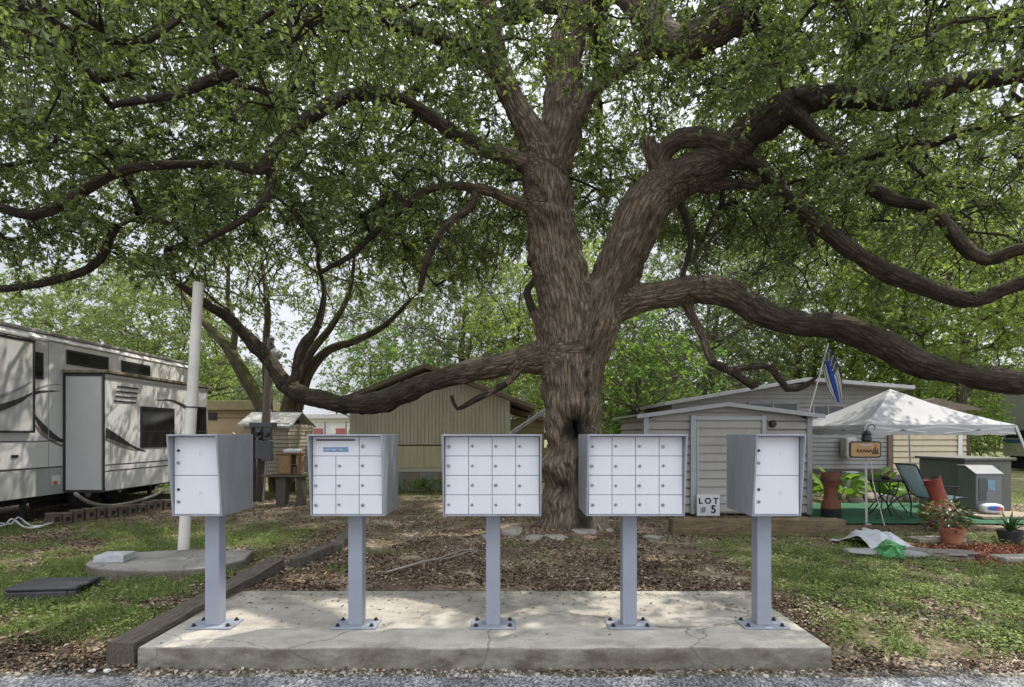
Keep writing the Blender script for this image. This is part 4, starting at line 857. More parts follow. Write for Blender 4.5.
bg_tree('oak_tree', 'mossy three stemmed tree left of the oak, behind the tan trailer and utility pole', (-6.4, Y2, 0), 9.5, 5.2, [
  [W(280, 500, Y2, 9.36), W(272, 440, Y2, 7.92), W(261, 405, Y2, 6.84), W(245, 378, Y2, 6.48), W(229, 350, Y2, 5.40), W(212, 330, Y2, 4.32), W(190, 305, Y2, 2.88), W(170, 270, Y2, 1.80)],
  [W(286, 500, Y2, 9.36), W(288, 440, Y2, 7.92), W(299, 402, Y2, 6.48), W(309, 372, Y2, 5.76), W(328, 350, Y2, 4.32), W(355, 341, Y2, 3.60), W(385, 325, Y2, 2.88), W(410, 300, Y2, 1.80)],
  [W(283, 480, Y2-.3, 7.20), W(285, 420, Y2-.3, 6.48), W(296, 378, Y2-.3, 5.40), W(312, 350, Y2-.3, 4.32), W(332, 325, Y2-.3, 3.24), W(350, 290, Y2, 2.16), W(355, 250, Y2, 1.44)],
  [W(270, 470, Y2+.3, 5.76), W(268, 400, Y2+.3, 4.32), W(266, 350, Y2+.3, 3.60), W(268, 310, Y2+.3, 2.88), W(262, 260, Y2+.3, 1.80)],
  [W(232, 357, Y2, 3.60), W(235, 330, Y2, 2.88), W(228, 300, Y2, 2.16), W(230, 250, Y2, 1.44)]],
  210, .12, BG_M, MOSSB, 901, zb=.48, ntw=9, nlf=9, tl=.75, sep=.75)
SP = [  # name suffix, label, px, Y, h, rx, stems, clumps, leafL, leaf, seed, zb
 ('bright bushy yellow green tree behind the left end of the beige house', 372, 24, 6.0, 2.2, 3, 190, .16, BG_B, 911, .42),
 ('tall grey green tree behind the beige house roof', 455, 30, 13., 6.0, 2, 300, .2, BG_D, 912, .2),
 ('leafy yellow green tree directly behind the oak trunk and right of the beige house', 560, 26, 11.5, 4.6, 2, 300, .18, BG_Y, 913, .1),
 ('bright green bushy tree behind the left end of the grey shed', 638, 20, 6.0, 2.6, 3, 230, .15, BG_B, 914, .08),
 ('grey green tree rising behind the gap between shed and oak', 705, 24, 12., 4.6, 2, 330, .17, BG_D, 915, .16),
 ('broad yellow green tree behind the roof of the grey house', 800, 27, 13.5, 5.6, 2, 380, .18, BG_Y, 916, .2),
 ('tall slim trunked tree behind the peak of the white canopy', 905, 24, 13., 4.8, 1, 330, .17, BG_Y, 917, .22),
 ('leafy tree with thin brown trunk behind the canopy\'s right slope', 962, 21, 11., 4.0, 1, 300, .16, BG_Y, 918, .3),
 ('yellow green tree at the right edge, behind the right edge trailer', 1040, 29, 14., 6., 2, 360, .18, BG_Y, 919, .15),
 ('dense low yellow green thicket behind the gap between cream house and right edge trailer', 970, 28, 3.8, 2.4, 3, 130, .15, BG_Y, 931, .02),
 ('tall thicket behind the canopy\'s peak, left of the thin brown trunk', 925, 26, 5.5, 3.0, 3, 160, .16, BG_B, 932, .02),
 ('grey green thicket behind the roof of the white trailer\'s far end', 165, 30, 6.8, 4.2, 3, 170, .2, BG_Y, 933, .1),
 ('distant hazy tree behind the far end of the white trailer on the left', 215, 42, 8., 5., 2, 170, .26, BG_D, 920, .1),
 ('grey green tree behind the white trailer roof near the left edge', 45, 30, 10.5, 5.6, 2, 210, .2, BG_M, 921, .35),
 ('mid green tree rising between the two background trailers on the left', 150, 26, 9.6, 3.8, 2, 190, .18, BG_M, 922, .3),
]
for lab, px_, Y, h, rx, st, nc, ll, lm, sd, zb in SP:
    bg_tree('background_tree', lab, (*P(px_, 434, Y)[:2], 0), h, rx, st, nc, ll, lm, GREYB, sd, zb=zb, ntw=8, nlf=10, tl=.95, sep=.72, group='trees behind the houses')
# far woods closing the horizon
fw = []
for k in range(2400):
    x = rng.uniform(-75, 75); 
    if -24 < x < -9: continue
    fw.append([x, rng.uniform(52, 64), abs(rng.normal(0, 1))*2.4+rng.uniform(0, 5.5)])
tw, V, T = foliage(np.array(fw), None, 77, 9, 7, 2.0, .5, .6, .1, .4)
tag(obj('far_woods', mesh_np('far_woods', V, [T]), leaf_mat('far leaf', [(.06, .085, .05), (.09, .12, .06), (.14, .17, .09)], .3, (.2, .26, .1)), ), 'hazy mass of distant trees along the horizon', kind='stuff')
# ------------------------------------------------------------------ siding and buildings
def siding(mb, a, b, z0, z1, course=.2, depth=.018, xr=None, flip=False):
    """horizontal lap siding on the wall line a->b (xy); outside lies to the right of a->b"""
    a = np.asarray(a, float); b = np.asarray(b, float); Ln = np.linalg.norm(b-a); d = (b-a)/Ln; n = np.array([d[1], -d[0]])
    if flip: n = -n
    z = z0
    while z < z1-1e-4:
        zt = min(z+course, z1); fa = (0, Ln) if xr is None else xr(z+1e-3); fb = (0, Ln) if xr is None else xr(zt-1e-3)
        if fa is None or fb is None: break
        V = []; g = min(.036, course*.2)
        for (t0, t1), zz, o in ((fa, z, -depth), (fa, z+g, -depth), (fa, z+g, depth), (fb, zt-.004, .004), (fb, zt, -depth)):
            for t in (t0, t1): q = a+d*t+n*o; V.append((q[0], q[1], zz))
        mb.add(V, [(0, 1, 3, 2), (2, 3, 5, 4), (4, 5, 7, 6), (6, 7, 9, 8)]); z = zt
    return mb
def vsiding(mb, a, b, z0, zf, board=.1, groove=.022, depth=.014):
    a = np.asarray(a, float); b = np.asarray(b, float); Ln = np.linalg.norm(b-a); d = (b-a)/Ln; n = np.array([d[1], -d[0]]); t = 0
    while t < Ln-1e-4:
        t1 = min(t+board-groove, Ln); t2 = min(t+board, Ln)
        prof = [(t, 0), (t+.003, depth), (t1-.003, depth), (t1, 0), (t2, 0)]; V = []
        for tt, o in prof:
            q = a+d*tt+n*o; V.append((q[0], q[1], z0)); V.append((q[0], q[1], zf(tt)))
        mb.add(V, [(2*i, 2*i+2, 2*i+3, 2*i+1) for i in range(4)]); t = t2
    return mb
def lapmat(name, c, **k): return mat(name, c, .7, 0, .1, 2.5, dirt=k.pop('dirt', .35), dirtcol=k.pop('dirtcol', tuple(v*.55 for v in c)), stretch=(1, 1, .35), **k)
M_white = mat('white trim', (.62, .62, .6), .55, 0, .08, 4, dirt=.3, dirtcol=(.35, .34, .31))
M_glass = mat('dark glass', (.012, .013, .015), .12, 0, .3, 3, spec=.6)
M_dark = mat('dark void', (.012, .011, .011), .9)
M_blackm = mat('black metal', (.025, .025, .027), .45, .2, .2, 10)

# --- white fifth wheel trailer
XB, XS = -8.8, -8.0
rv = thing('travel_trailer', 'large white travel trailer with dark swooshes and an open slide-out at the left edge', 'trailer', (-10.0, 12, 0))
M_rv = mat('trailer skin', (.66, .66, .66), .38, 0, .05, 2, dirt=.25, dirtcol=(.42, .41, .38), stretch=(1, 1, .3))
M_rvg = mat('trailer grey skirt', (.40, .405, .40), .45, 0, .1, 3, dirt=.3, dirtcol=(.25, .24, .22))
M_seal = mat('black seal', (.03, .03, .032), .6)
mb = MB(); y0, y1 = 5.6, 15.4
mb.prism([(XB-2.5, .95), (XB, .95), (XB, 3.38), (XB-.10, 3.50), (XB-2.4, 3.50), (XB-2.5, 3.38)], y0, y1, 'y'); mb.build('body', M_rv, rv, bevel=.03)
mb = MB(); mb.prism([(XB-2.49, .44), (XB+.004, .44), (XB+.004, .948), (XB-2.49, .948)], y0+.02, y1-.02, 'y'); mb.build('lower_panel', M_rvg, rv, bevel=.01)
mb = MB(); mb.box((XB-2.48, y0-.05, 3.502), (XB-.06, y1+.05, 3.56)); mb.box((XB-.10, y0, 3.36), (XB+.015, y1, 3.40)); mb.build('roof', mat('roof rubber', (.36, .34, .31), .8, 0, .3, 4, dirt=.6, dirtcol=(.12, .11, .09)), rv, bevel=.015)
for ya in (9.4, 12.9):
    mb = MB(); mb.box((XB-1.6, ya, 3.562), (XB-.9, ya+.55, 3.70)); mb.build('roof_vent', M_white, rv, bevel=.03)
# slide-out
mb = MB(); mb.box((XB+.003, 11.0, .47), (XS, 14.72, 2.79)); so_ = mb.build('slide_out', M_rv, rv, bevel=.02)
mb = MB()
for zz in (2.80,): mb.box((XB+.003, 10.93, zz), (XS+.07, 14.80, zz+.06))
mb.build('slide_roof', mat('slide topper', (.20, .165, .12), .8, 0, .4, 6), so_, bevel=.01)
mb = MB()
for (xa, xb, za, zb) in ((XB+.005, XB+.035, .47, 2.79), (XS-.025, XS+.006, .45, 2.80), (XB+.06, XS-.055, .45, .50), (XB+.06, XS-.055, 2.74, 2.79)): mb.box((xa, 10.965, za), (xb, 10.999, zb))
mb.build('slide_frame', M_seal, so_)
mb = MB(); mb.box((XB+.065, 10.985, .505), (XS-.06, 10.998, 2.735)); mb.build('end_panel', mat('panel', (.50, .505, .50), .5, 0, .05, 3), so_)
mb = MB()
for zz, h in ((.98, .018), (.86, .018)): mb.box((XS+.001, 11.02, zz), (XS+.006, 14.70, zz+h))
mb.build('trim_line', M_seal, so_)
mb = MB()
for k in range(4): mb.box((XS+.002, 11.35-.03*k, 2.55-k*.10), (XS+.016, 11.98-.03*k, 2.58-k*.10))
mb.build('louvre_vent', M_seal, so_)
def rvwin(parent, X, ya, yb, za, zb, slats=True):
    mb = MB(); mb.box((X+.001, ya, za), (X+.022, yb, zb)); w = mb.build('window', M_blackm, parent, bevel=.008)
    mb = MB(); mb.box((X+.0225, ya+.05, za+.05), (X+.0245, yb-.05, zb-.05)); mb.build('pane', M_glass, w)
    if slats:
        mb = MB(); mb.box((X+.0248, ya+.05, za+(zb-za)*.38), (X+.028, yb-.05, za+(zb-za)*.42)); mb.build('mullion', M_blackm, w)
rvwin(so_, XS, 12.05, 13.25, 1.30, 2.20); rvwin(so_, XS, 14.12, 14.62, 1.25, 2.30)
rvwin(rv, XB, 11.05, 12.2, 2.98, 3.27, False); rvwin(rv, XB, 10.25, 10.5, 2.62, 3.12, False); rvwin(rv, XB, 12.6, 13.6, 3.0, 3.26, False)
# near slide door panel
mb = MB(); mb.box((XB+.003, 8.2, 1.62), (XB+.09, 10.22, 3.30)); s2 = mb.build('slide_out', mat('panel2', (.52, .525, .52), .45, 0, .05, 3), rv, bevel=.015)
mb = MB(); 
for ya, yb, za, zb in ((8.2, 10.22, 1.62, 1.66), (8.2, 10.22, 3.26, 3.30), (10.18, 10.22, 1.66, 3.26)): mb.box((XB+.091, ya, za), (XB+.10, yb, zb))
mb.build('slide_frame', M_seal, s2)
mb = MB(); mb.box((XB+.02, 8.0, 3.32), (XB+.13, 10.5, 3.37)); mb.build('awning_rail', M_rvg, rv, bevel=.01)
mb = MB(); mb.box((XB+.002, 9.0, .98), (XB+.018, 10.05, 1.44)); mb.build('hatch', M_rv, rv, bevel=.006); MB().box((XB+.006, 10.7, .62), (XB+.02, 10.9, .80)).build('hatch', M_rv, rv, bevel=.006)
mb = MB(); mb.box((XB+.02, 10.72, .63), (XB+.035, 10.80, .70)); mb.build('marker_light', mat('amber lens', (.45, .12, .02), .3), rv)
def swoosh(parent, X, spec, m, nm='stripe'):
    mb = MB()
    for pts in spec:
        q = crom(np.array(pts, float), .12); a = []; b = []
        for y, z, w in q: a.append((X, y, z+w/2)); b.append((X, y, z-w/2))
        mb.grid(np.array([a, b]))
    return mb.build(nm, m, parent)
M_sw1 = mat('stripe charcoal', (.035, .035, .04), .5); M_sw2 = mat('stripe tan', (.22, .19, .16), .5); M_sw3 = mat('stripe grey', (.25, .26, .28), .5)
swoosh(rv, XB+.004, [[(8.9, 1.9, .02), (9.8, 2.08, .16), (10.3, 2.35, .07), (10.9, 2.44, .01)], [(10.25, 2.02, .02), (10.5, 1.72, .17), (10.9, 1.48, .08), (11.2, 1.44, .01)]], M_sw1)
swoosh(rv, XB+.005, [[(10.25, 1.84, .02), (10.5, 1.60, .10), (10.9, 1.38, .05), (11.1, 1.36, .01)]], M_sw2)
swoosh(rv, XB+.006, [[(9.0, 2.2, .01), (9.8, 2.22, .05), (10.6, 2.52, .03), (11, 2.56, .005)]], M_sw3)
swoosh(s2, XB+.102, [[(8.3, 2.0, .05), (9.2, 1.98, .13), (9.8, 2.15, .10), (10.15, 2.34, .04)]], M_sw1)
swoosh(s2, XB+.103, [[(8.3, 2.2, .05), (9.2, 2.16, .06), (9.8, 2.36, .05), (10.15, 2.55, .02)]], M_sw3)
swoosh(so_, XS+.004, [[(11.03, 1.62, .22), (11.4, 1.48, .17), (11.8, 1.32, .09), (12.25, 1.22, .01)]], M_sw1)
swoosh(so_, XS+.006, [[(11.03, 1.5, .05), (11.5, 1.36, .09), (12.0, 1.24, .01)]], M_sw2)
swoosh(so_, XS+.005, [[(12.6, 2.36, .01), (13.2, 2.38, .05), (13.9, 2.2, .10), (14.3, 2.0, .02)]], M_sw1)
mb = MB()
for zz in (1.46, .965): mb.box((XB+.001, 5.8, zz), (XB+.010, 10.94, zz+.014))
mb.build('trim_line', M_seal, rv)
for ya in (8.0, 10.62, 15.0):
    MB().box((XB+.001, ya, .46), (XB+.007, ya+.012, 3.34)).build('panel_seam', M_rvg, rv)
MB().box((XB+.019, 9.82, 1.18), (XB+.035, 9.95, 1.23)).build('latch', M_blackm, rv)
mb = MB(); mb.box((XS+.001, 14.66, .47), (XS+.008, 14.70, 2.78)); mb.box((XS+.001, 11.02, 2.70), (XS+.008, 14.65, 2.72)); mb.build('trim_line', M_rvg, so_)
# underside
mb = MB(); mb.box((XB-2.2, y0+.4, .30), (XB-.25, y1-.3, .438)); mb.box((XB-1.9, 10.9, .18), (XB-1.75, 14.5, .30)); mb.box((XB-.6, 10.9, .16), (XB-.45, 14.5, .30)); mb.build('chassis', M_dark, rv)
M_tyre = mat('tyre rubber', (.02, .02, .021), .8)
for yy in (11.7, 12.65):
    mb = MB(); mb.lathe((0, 0, 0), [(.18, -.1), (.33, -.10), (.36, -.06), (.36, .06), (.33, .10), (.18, .10)], 22); 
    for i in range(len(mb.v)): v = mb.v[i]; mb.v[i] = np.stack([v[:, 2]+XB-.16, v[:, 0]+yy, v[:, 1]+.36], 1)
    w = mb.build('wheel', M_tyre, rv, smooth='auto')
    mb = MB(); mb.lathe((0, 0, 0), [(.19, -.02), (.17, .04), (.09, .05), (.08, .09), (.03, .10)], 16)
    for i in range(len(mb.v)): v = mb.v[i]; mb.v[i] = np.stack([v[:, 2]+XB-.14, v[:, 0]+yy, v[:, 1]+.36], 1)
    mb.build('rim', M_rvg, w, smooth='auto')
mb = MB(); mb.tube(crom([(XS-.12, 10.4, .50), (XS-.05, 10.7, .28), (XS, 11.3, .16), (XS+.1, 12.2, .22), (XS-.1, 13, .30)], .1), .035, 8); mb.build('sewer_hose', mat('hose grey', (.20, .185, .16), .7), rv, smooth=True)
for yy in (10.3, 13.9):
    mb = MB(); mb.bar((XB-.2, yy, .44), (XB-.2, yy, -.02), .07, .07); mb.box((XB-.34, yy-.14, -.03), (XB-.06, yy+.14, .0)); mb.build('leveling_jack', M_blackm, rv)
# row of edging blocks
M_edge = mat('edging block', (.115, .085, .065), .9, 0, .4, 9, bump=.5, dirt=.5, dirtcol=(.04, .035, .03))
ea, eb = np.array([-8.15, 9.95]), np.array([-7.15, 12.7]); first = None
for k in range(16):
    c = ea+(eb-ea)*k/15; 
    if first is None:
        mb = MB(); mb.box((c[0]-.10, c[1]-.082, -.04), (c[0]+.10, c[1]+.082, .20)); first = thing('edging_block', 'dark brown edging block in the row along the white trailer', 'block', (c[0], c[1], 0), 'row of edging blocks beside the white trailer')
        mb.build('block', M_edge, first, bevel=.02)
        mb = MB(); mb.box((c[0]+.101, c[1]-.035, .05), (c[0]+.104, c[1]+.035, .13)); mb.build('recess', M_dark, first)
        first.rotation_euler.z = -.3
    else:
        o = copy_tree(first); o.location = (c[0]+random.uniform(-.02, .02), c[1], random.uniform(-.03, .015)); o.rotation_euler.z = -.34+random.uniform(-.12, .12)
# white hose at the left edge
pts = crom([G(-25, 520, .05), G(2, 526, .03), G(12, 519, .10), G(24, 527, .03), G(38, 527, .03), G(50, 523, .03)], .06)
mb = MB(); mb.tube(pts, .018, 7); mb.tube(pts+[.02, .1, .012], .014, 7); tag(mb.build('garden_hose', mat('white hose', (.6, .6, .6), .5), smooth=True), 'white hose lying in a loop on the grass at the left edge', 'hose')

# --- beige vertical siding house (gable end)
YH = 16.3; xa, xb = (349.7-512)/F*YH, (509-512)/F*YH
M_beige = mat('beige siding', (.40, .37, .275), .75, 0, .10, 2, dirt=.3, dirtcol=(.12, .11, .075), stretch=(2, 2, .3))
M_beige2 = mat('yellow beige panel', (.42, .38, .22), .75, 0, .10, 3)
bh = thing('mobile_home', 'beige house with vertical siding and a shallow gable roof behind the second and third mailboxes', 'house', ((xa+xb)/2, YH, 0))
zl, zp, zr = 2.52, 3.42, 2.62; xp = (427-512)/F*YH
def gz_(t): x = xa+t; return zl+(zp-zl)*(x-xa)/(xp-xa) if x < xp else zp+(zr-zp)*(x-xp)/(xb-xp)
mb = MB(); vsiding(mb, (xa, YH), (xb, YH), .62, gz_, .105); mb.box((xa+.005, YH+.004, .0), (xb-.005, YH+9, 2.5)); vsiding(mb, (xb, YH+.0), (xb, YH+9), .62, lambda t: zr, .105)
mb.build('wall', M_beige, bh)
mb = MB(); mb.box((xa+.5, YH-.022, 1.255), (xb-.6, YH-.001, 1.29)); mb.build('trim_line', M_dark, bh)
mb = MB(); vsiding(mb, (xa+.5, YH-.005), (xb-.6, YH-.005), .63, lambda t: 1.25, .21, .03); mb.build('lower_panel', M_beige2, bh)
mb = MB(); mb.box((xa-.01, YH-.03, .50), (xb+.01, YH-.0, .60)); mb.build('base_trim', mat('cream trim', (.42, .39, .31), .7, 0, .1), bh, bevel=.006)
mb = MB()
for k in range(9):
    x0 = xa+(xb-xa)*k/9; mb.cur = k % 2; mb.box((x0+.004, YH-.012+.004*(k % 2), -.05), (x0+(xb-xa)/9-.004, YH+.0, .495))
mb.build('skirting', [mat('skirt grey', (.20, .20, .185), .8, 0, .15, 4), mat('skirt tan', (.20, .165, .12), .8, 0, .15, 4)], bh)
mb = MB(); mb.box((xb-.10, YH-.03, .62), (xb+.03, YH-.002, zr)); mb.build('corner_trim', mat('pale trim', (.42, .40, .34), .7), bh, bevel=.005)
M_roofb = mat('brown roof edge', (.15, .12, .085), .85, 0, .3, 5, dirt=.4, dirtcol=(.06, .05, .04))
mb = MB(); ov = .38; th = .13
for (x0, z0, x1, z1) in ((xa-ov, zl-ov*.47+.06, xp, zp+.06), (xp, zp+.06, xb+.75, zr-.33)):
    mb.prism([(x0, z0), (x1, z1), (x1, z1+th), (x0, z0+th)], YH-.45, YH+9.3, 'y')
mb.build('roof', M_roofb, bh, bevel=.01)
# lean-to on its right
mb = MB(); siding(mb, (xb+.05, YH+2.2), (xb+1.15, YH+2.2), 0, 2.1, .2); mb.build('annex_wall', mat('olive yellow wall', (.26, .22, .10), .8, 0, .15, 3), bh)
mb = MB(); mb.prism([(xb+.02, 2.36), (xb+1.25, 1.98), (xb+1.25, 2.10), (xb+.02, 2.48)], YH+1.9, YH+5, 'y'); mb.build('annex_roof', M_roofb, bh)
pa, pb = P(511, 434, 14.9), P(545, 411, 14.9)
mb = MB(); mb.tube([pa-[.6, 0, 1.1], pa, pb], .045, 8); mb.tube(crom([pa, pa+[.15, -.05, .18], pa+[.35, 0, .22], pa+[.5, .02, .5]], .06), .012, 6); mb.tube([pa+[0, -.05, .05], pb+[.05, -.05, .08]], .02, 6)
tag(mb.build('leaning_pole', mat('galvanised', (.36, .36, .37), .5, .4, .2, 8)), 'pale grey pole leaning against the right corner of the beige house', 'pole')

# --- grey metal shed
YS = 11.1; sx0, sx1 = 2.65, 5.88; sy1 = 13.5; ze, zk = 1.96, 2.16; sxp = (724-512)/F*YS
M_shed = mat('shed panel', (.36, .345, .315), .6, .1, .10, 2.5, dirt=.4, dirtcol=(.17, .165, .15), stretch=(.5, 1, 2))
M_shedt = mat('shed trim', (.36, .37, .38), .5, .3, .1, 3, dirt=.3, dirtcol=(.2, .2, .2))
sh = thing('garden_shed', 'small grey metal shed with ribbed siding and a low gable roof', 'shed', ((sx0+sx1)/2, YS, 0))
def shx(z):
    if z <= ze: return (0, sx1-sx0)
    f = (z-ze)/(zk-ze)
    return ((sxp-sx0)*f, (sx1-sx0)-(sx1-sxp)*f) if f < 1 else None
mb = MB(); siding(mb, (sx0, YS), (sx1, YS), .02, zk-.01, .165, .034, shx); siding(mb, (sx0, sy1), (sx0, YS), .02, ze, .165, .034); siding(mb, (sx1, YS), (sx1, sy1), .02, ze, .165, .034); siding(mb, (sx1, sy1), (sx0, sy1), .02, ze, .18, .03)
mb.build('wall', M_shed, sh)
dx0, dx1 = (695-512)/F*YS, (760-512)/F*YS
mb = MB(); siding(mb, (dx0, YS-.045), (dx1, YS-.045), .04, 1.86, .165, .03); mb.box((dx0, YS-.044, .04), (dx1, YS-.032, 1.86)); dr = mb.build('door', M_shed, sh)
mb = MB()
for a, b in ((dx0-.11, dx0-.005), (dx1+.005, dx1+.09)): mb.box((a, YS-.085, .02), (b, YS-.002, 1.97))
mb.box((dx0-.005, YS-.08, 1.87), (dx1+.005, YS-.002, 1.95)); mb.build('door_frame', M_shedt, sh, bevel=.006)
mb = MB(); mb.box((dx0+.002, YS-.086, .05), (dx0+.05, YS-.046, 1.85)); mb.build('door_edge', M_shedt, dr)
for x in (sx0, sx1): MB().box((x-.05, YS-.05, .0), (x+.05, YS+.03, ze-.01)).build('corner_post', M_shedt, sh, bevel=.006)
mb = MB(); 
for x0, z0, x1, z1 in ((sx0-.2, ze-.012, sxp, zk+.02), (sxp, zk+.02, sx1+.22, ze-.01)): mb.prism([(x0, z0), (x1, z1), (x1, z1+.035), (x0, z0+.035)], YS-.16, sy1+.1, 'y')
mb.build('roof', M_shedt, sh, bevel=.004)
mb = MB()
for x0, z0, x1, z1 in ((sx0-.21, ze-.06, sxp, zk-.02), (sxp, zk-.02, sx1+.23, ze-.055)): mb.prism([(x0, z0), (x1, z1), (x1, z1+.08), (x0, z0+.08)], YS-.185, YS-.161, 'y')
mb.build('fascia', M_shedt, sh, bevel=.004)
mb = MB(); mb.lathe((0, 0, 0), [(.06, 0), (.075, .05), (.05, .09)], 12); mb.v[0] = np.stack([mb.v[0][:, 0]+dx1+.22, YS-.03-mb.v[0][:, 2], mb.v[0][:, 1]+1.8], 1); mb.build('lamp', M_blackm, sh, smooth='auto')
# lot sign
sg = thing('lot_sign', 'white square LOT # 5 sign leaning on the shed door', 'sign', ((708-512)/F*10.95, 10.93, .0))
c = ORG[sg]; mb = MB(); mb.box((c[0]-.225, c[1], .0), (c[0]+.225, c[1]+.02, .42)); mb.build('panel', mat('sign white', (.62, .63, .64), .5, 0, .05, 4, dirt=.25, dirtcol=(.4, .4, .38)), sg, bevel=.004)
M_blkink = mat('black lettering', (.015, .015, .016), .5)
text('lettering', 'L O T', .155, Matrix.Translation((0, -.003, .29))@Matrix.Rotation(R(90), 4, 'X'), M_blkink, sg, .0015)
text('lettering', '#', .15, Matrix.Translation((-.10, -.003, .125))@Matrix.Rotation(R(90), 4, 'X'), mat('grey lettering', (.18, .18, .18), .5), sg, .0015)
text('lettering', '5', .21, Matrix.Translation((.10, -.003, .125))@Matrix.Rotation(R(90), 4, 'X'), M_blkink, sg, .004)

# --- grey house behind the shed
YG = 16.6; ga, gb = (672-512)/F*YG, (893-512)/F*YG
M_grey = lapmat('grey siding', (.26, .255, .25)); M_cream = lapmat('cream siding', (.50, .43, .30))
gh = thing('mobile_home', 'grey house with horizontal siding and a low gable roof behind the shed and canopy', 'house', ((ga+gb)/2, YG, 0))
gp = (800-512)/F*YG; zel, zer, zpk = 2.50, 2.92, 3.10
def gx_(z):
    z = z-0
    a = 0 if z <= zel else (gp-ga)*(z-zel)/(zpk-zel); b = gb-ga if z <= zer else (gb-ga)-(gb-gp)*(z-zer)/(zpk-zer)
    return (a, b) if z < zpk-.02 else None
mb = MB(); siding(mb, (ga, YG), (gb, YG), .55, zpk-.02, .13, .014, gx_); siding(mb, (ga, YG+8), (ga, YG), .55, zel, .13, .014); siding(mb, (gb, YG), (gb, YG+8), .55, zer, .13, .014); mb.build('wall', M_grey, gh)
mb = MB(); mb.box((ga-.01, YG-.02, -.05), (gb+.01, YG+7.9, .545)); mb.build('skirting', mat('dark red skirting', (.085, .06, .055), .85, 0, .2, 3), gh)
mb = MB(); 
for x0, z0, x1, z1 in ((ga-.35, zel-.08, gp, zpk+.03), (gp, zpk+.03, gb+.3, zer-.03)): mb.prism([(x0, z0), (x1, z1), (x1, z1+.10), (x0, z0+.10)], YG-.5, YG+8.2, 'y')
mb.build('roof', mat('pale metal roof', (.40, .40, .40), .5, .2, .15, 3, dirt=.5, dirtcol=(.17, .16, .15)), gh, bevel=.006)
M_frameg = mat('grey frame', (.25, .25, .25), .6)
def gwin(x0, x1, z0, z1, nm='window'):
    mb = MB(); 
    for a, b, c_, d_ in ((x0-.06, x1+.06, z0-.06, z0), (x0-.06, x1+.06, z1, z1+.06), (x0-.06, x0, z0, z1), (x1, x1+.06, z0, z1)): mb.box((a, YG-.04, c_), (b, YG-.016, d_))
    w_ = mb.build(nm, M_frameg, gh); mb = MB(); mb.box((x0, YG-.024, z0), (x1, YG-.0165, z1)); mb.build('pane', M_glass, w_)
    mb = MB(); mb.box(((x0+x1)/2-.02, YG-.030, z0), ((x0+x1)/2+.02, YG-.0245, z1)); mb.build('mullion', M_frameg, w_)
gwin((750-512)/F*YG, (796-512)/F*YG, 1.9, 2.50); gwin((814-512)/F*YG, (842-512)/F*YG, 1.95, 2.42)
MB().box(((887-512)/F*YG, YG-.06, .5), ((892-512)/F*YG, YG-.016, 2.5)).build('corner_trim', mat('brown post', (.15, .10, .075), .8), gh)
# cream siding home further right
YC = 18.2; ca, cb = (893-512)/F*YC, (966-512)/F*YC
ch = thing('mobile_home', 'cream house with horizontal siding seen under the white canopy, right of the grey house', 'house', ((ca+cb)/2, YC, 0))
mb = MB(); siding(mb, (ca, YC), (cb, YC), .25, 2.35, .19, .03); siding(mb, (cb, YC), (cb, YC+6), .25, 2.35, .19, .03); siding(mb, (ca, YC+6), (ca, YC), .25, 2.35, .19, .03); mb.build('wall', M_cream, ch)
mb = MB(); mb.box((ca, YC+.01, -.05), (cb, YC+6, .245)); mb.build('skirting', mat('skirting', (.14, .12, .10), .9), ch)
mb = MB(); mb.prism([(ca-.2, 2.36), (cb+.25, 2.36), (cb+.25, 2.42), ((ca+cb)/2, 2.75), (ca-.2, 2.42)], YC-.3, YC+6.2, 'y'); mb.build('roof', M_roofb, ch)
mb = MB(); mb.box(((957-512)/F*YC, YC-.06, .25), ((961-512)/F*YC, YC-.032, 2.35)); mb.build('corner_trim', M_white, ch)

# --- left background: tan trailer, small lap sided shed, meters, poles, cupboard
M_tan = lapmat('tan wood siding', (.36, .27, .165)); M_olive = mat('olive roof', (.24, .20, .11), .85, 0, .2, 4)
YT = 18.; ta, tb = (196-512)/F*YT, (257-512)/F*YT
tt = thing('mobile_home', 'tan trailer home with a flat olive roof behind the leftmost mailbox', 'house', ((ta+tb)/2, YT, 0))
mb = MB(); siding(mb, (ta, YT), (tb, YT), .45, 2.35, .55, .02); siding(mb, (tb, YT), (tb, YT+2.4), .45, 2.35, .55, .02); mb.box((ta, YT+.01, 0), (tb-.01, YT+2.4, .44)); mb.build('wall', M_tan, tt)
mb = MB(); mb.box((ta-.2, YT-.25, 2.36), (tb+.2, YT+2.5, 2.66)); mb.build('roof', M_olive, tt, bevel=.02)
mb = MB(); mb.box(((209-512)/F*YT, YT-.05, 2.05), ((217-512)/F*YT, YT-.022, 2.28)); mb.build('window', M_glass, tt)
mb = MB(); mb.prism([((205-512)/F*YT, 1.55), ((246-512)/F*YT, 1.55), ((243-512)/F*YT, 1.66), ((205-512)/F*YT, 1.66)], YT-.7, YT-.03, 'y'); mb.build('awning', mat('tan awning', (.42, .32, .2), .7), tt)
YL = 14.2; la, lb = (244-512)/F*YL, (288-512)/F*YL
ls = thing('garden_shed', 'small cream lap sided shed on legs with a white sloping roof behind the meter boxes', 'shed', ((la+lb)/2, YL, 0))
mb = MB(); siding(mb, (la, YL), (lb, YL), .55, 1.86, .10, .012); siding(mb, (lb, YL), (lb, YL+1.8), .55, 1.86, .10, .012); siding(mb, (la, YL+1.8), (la, YL), .55, 1.86, .10, .012); mb.build('wall', lapmat('cream lap', (.40, .35, .27)), ls)
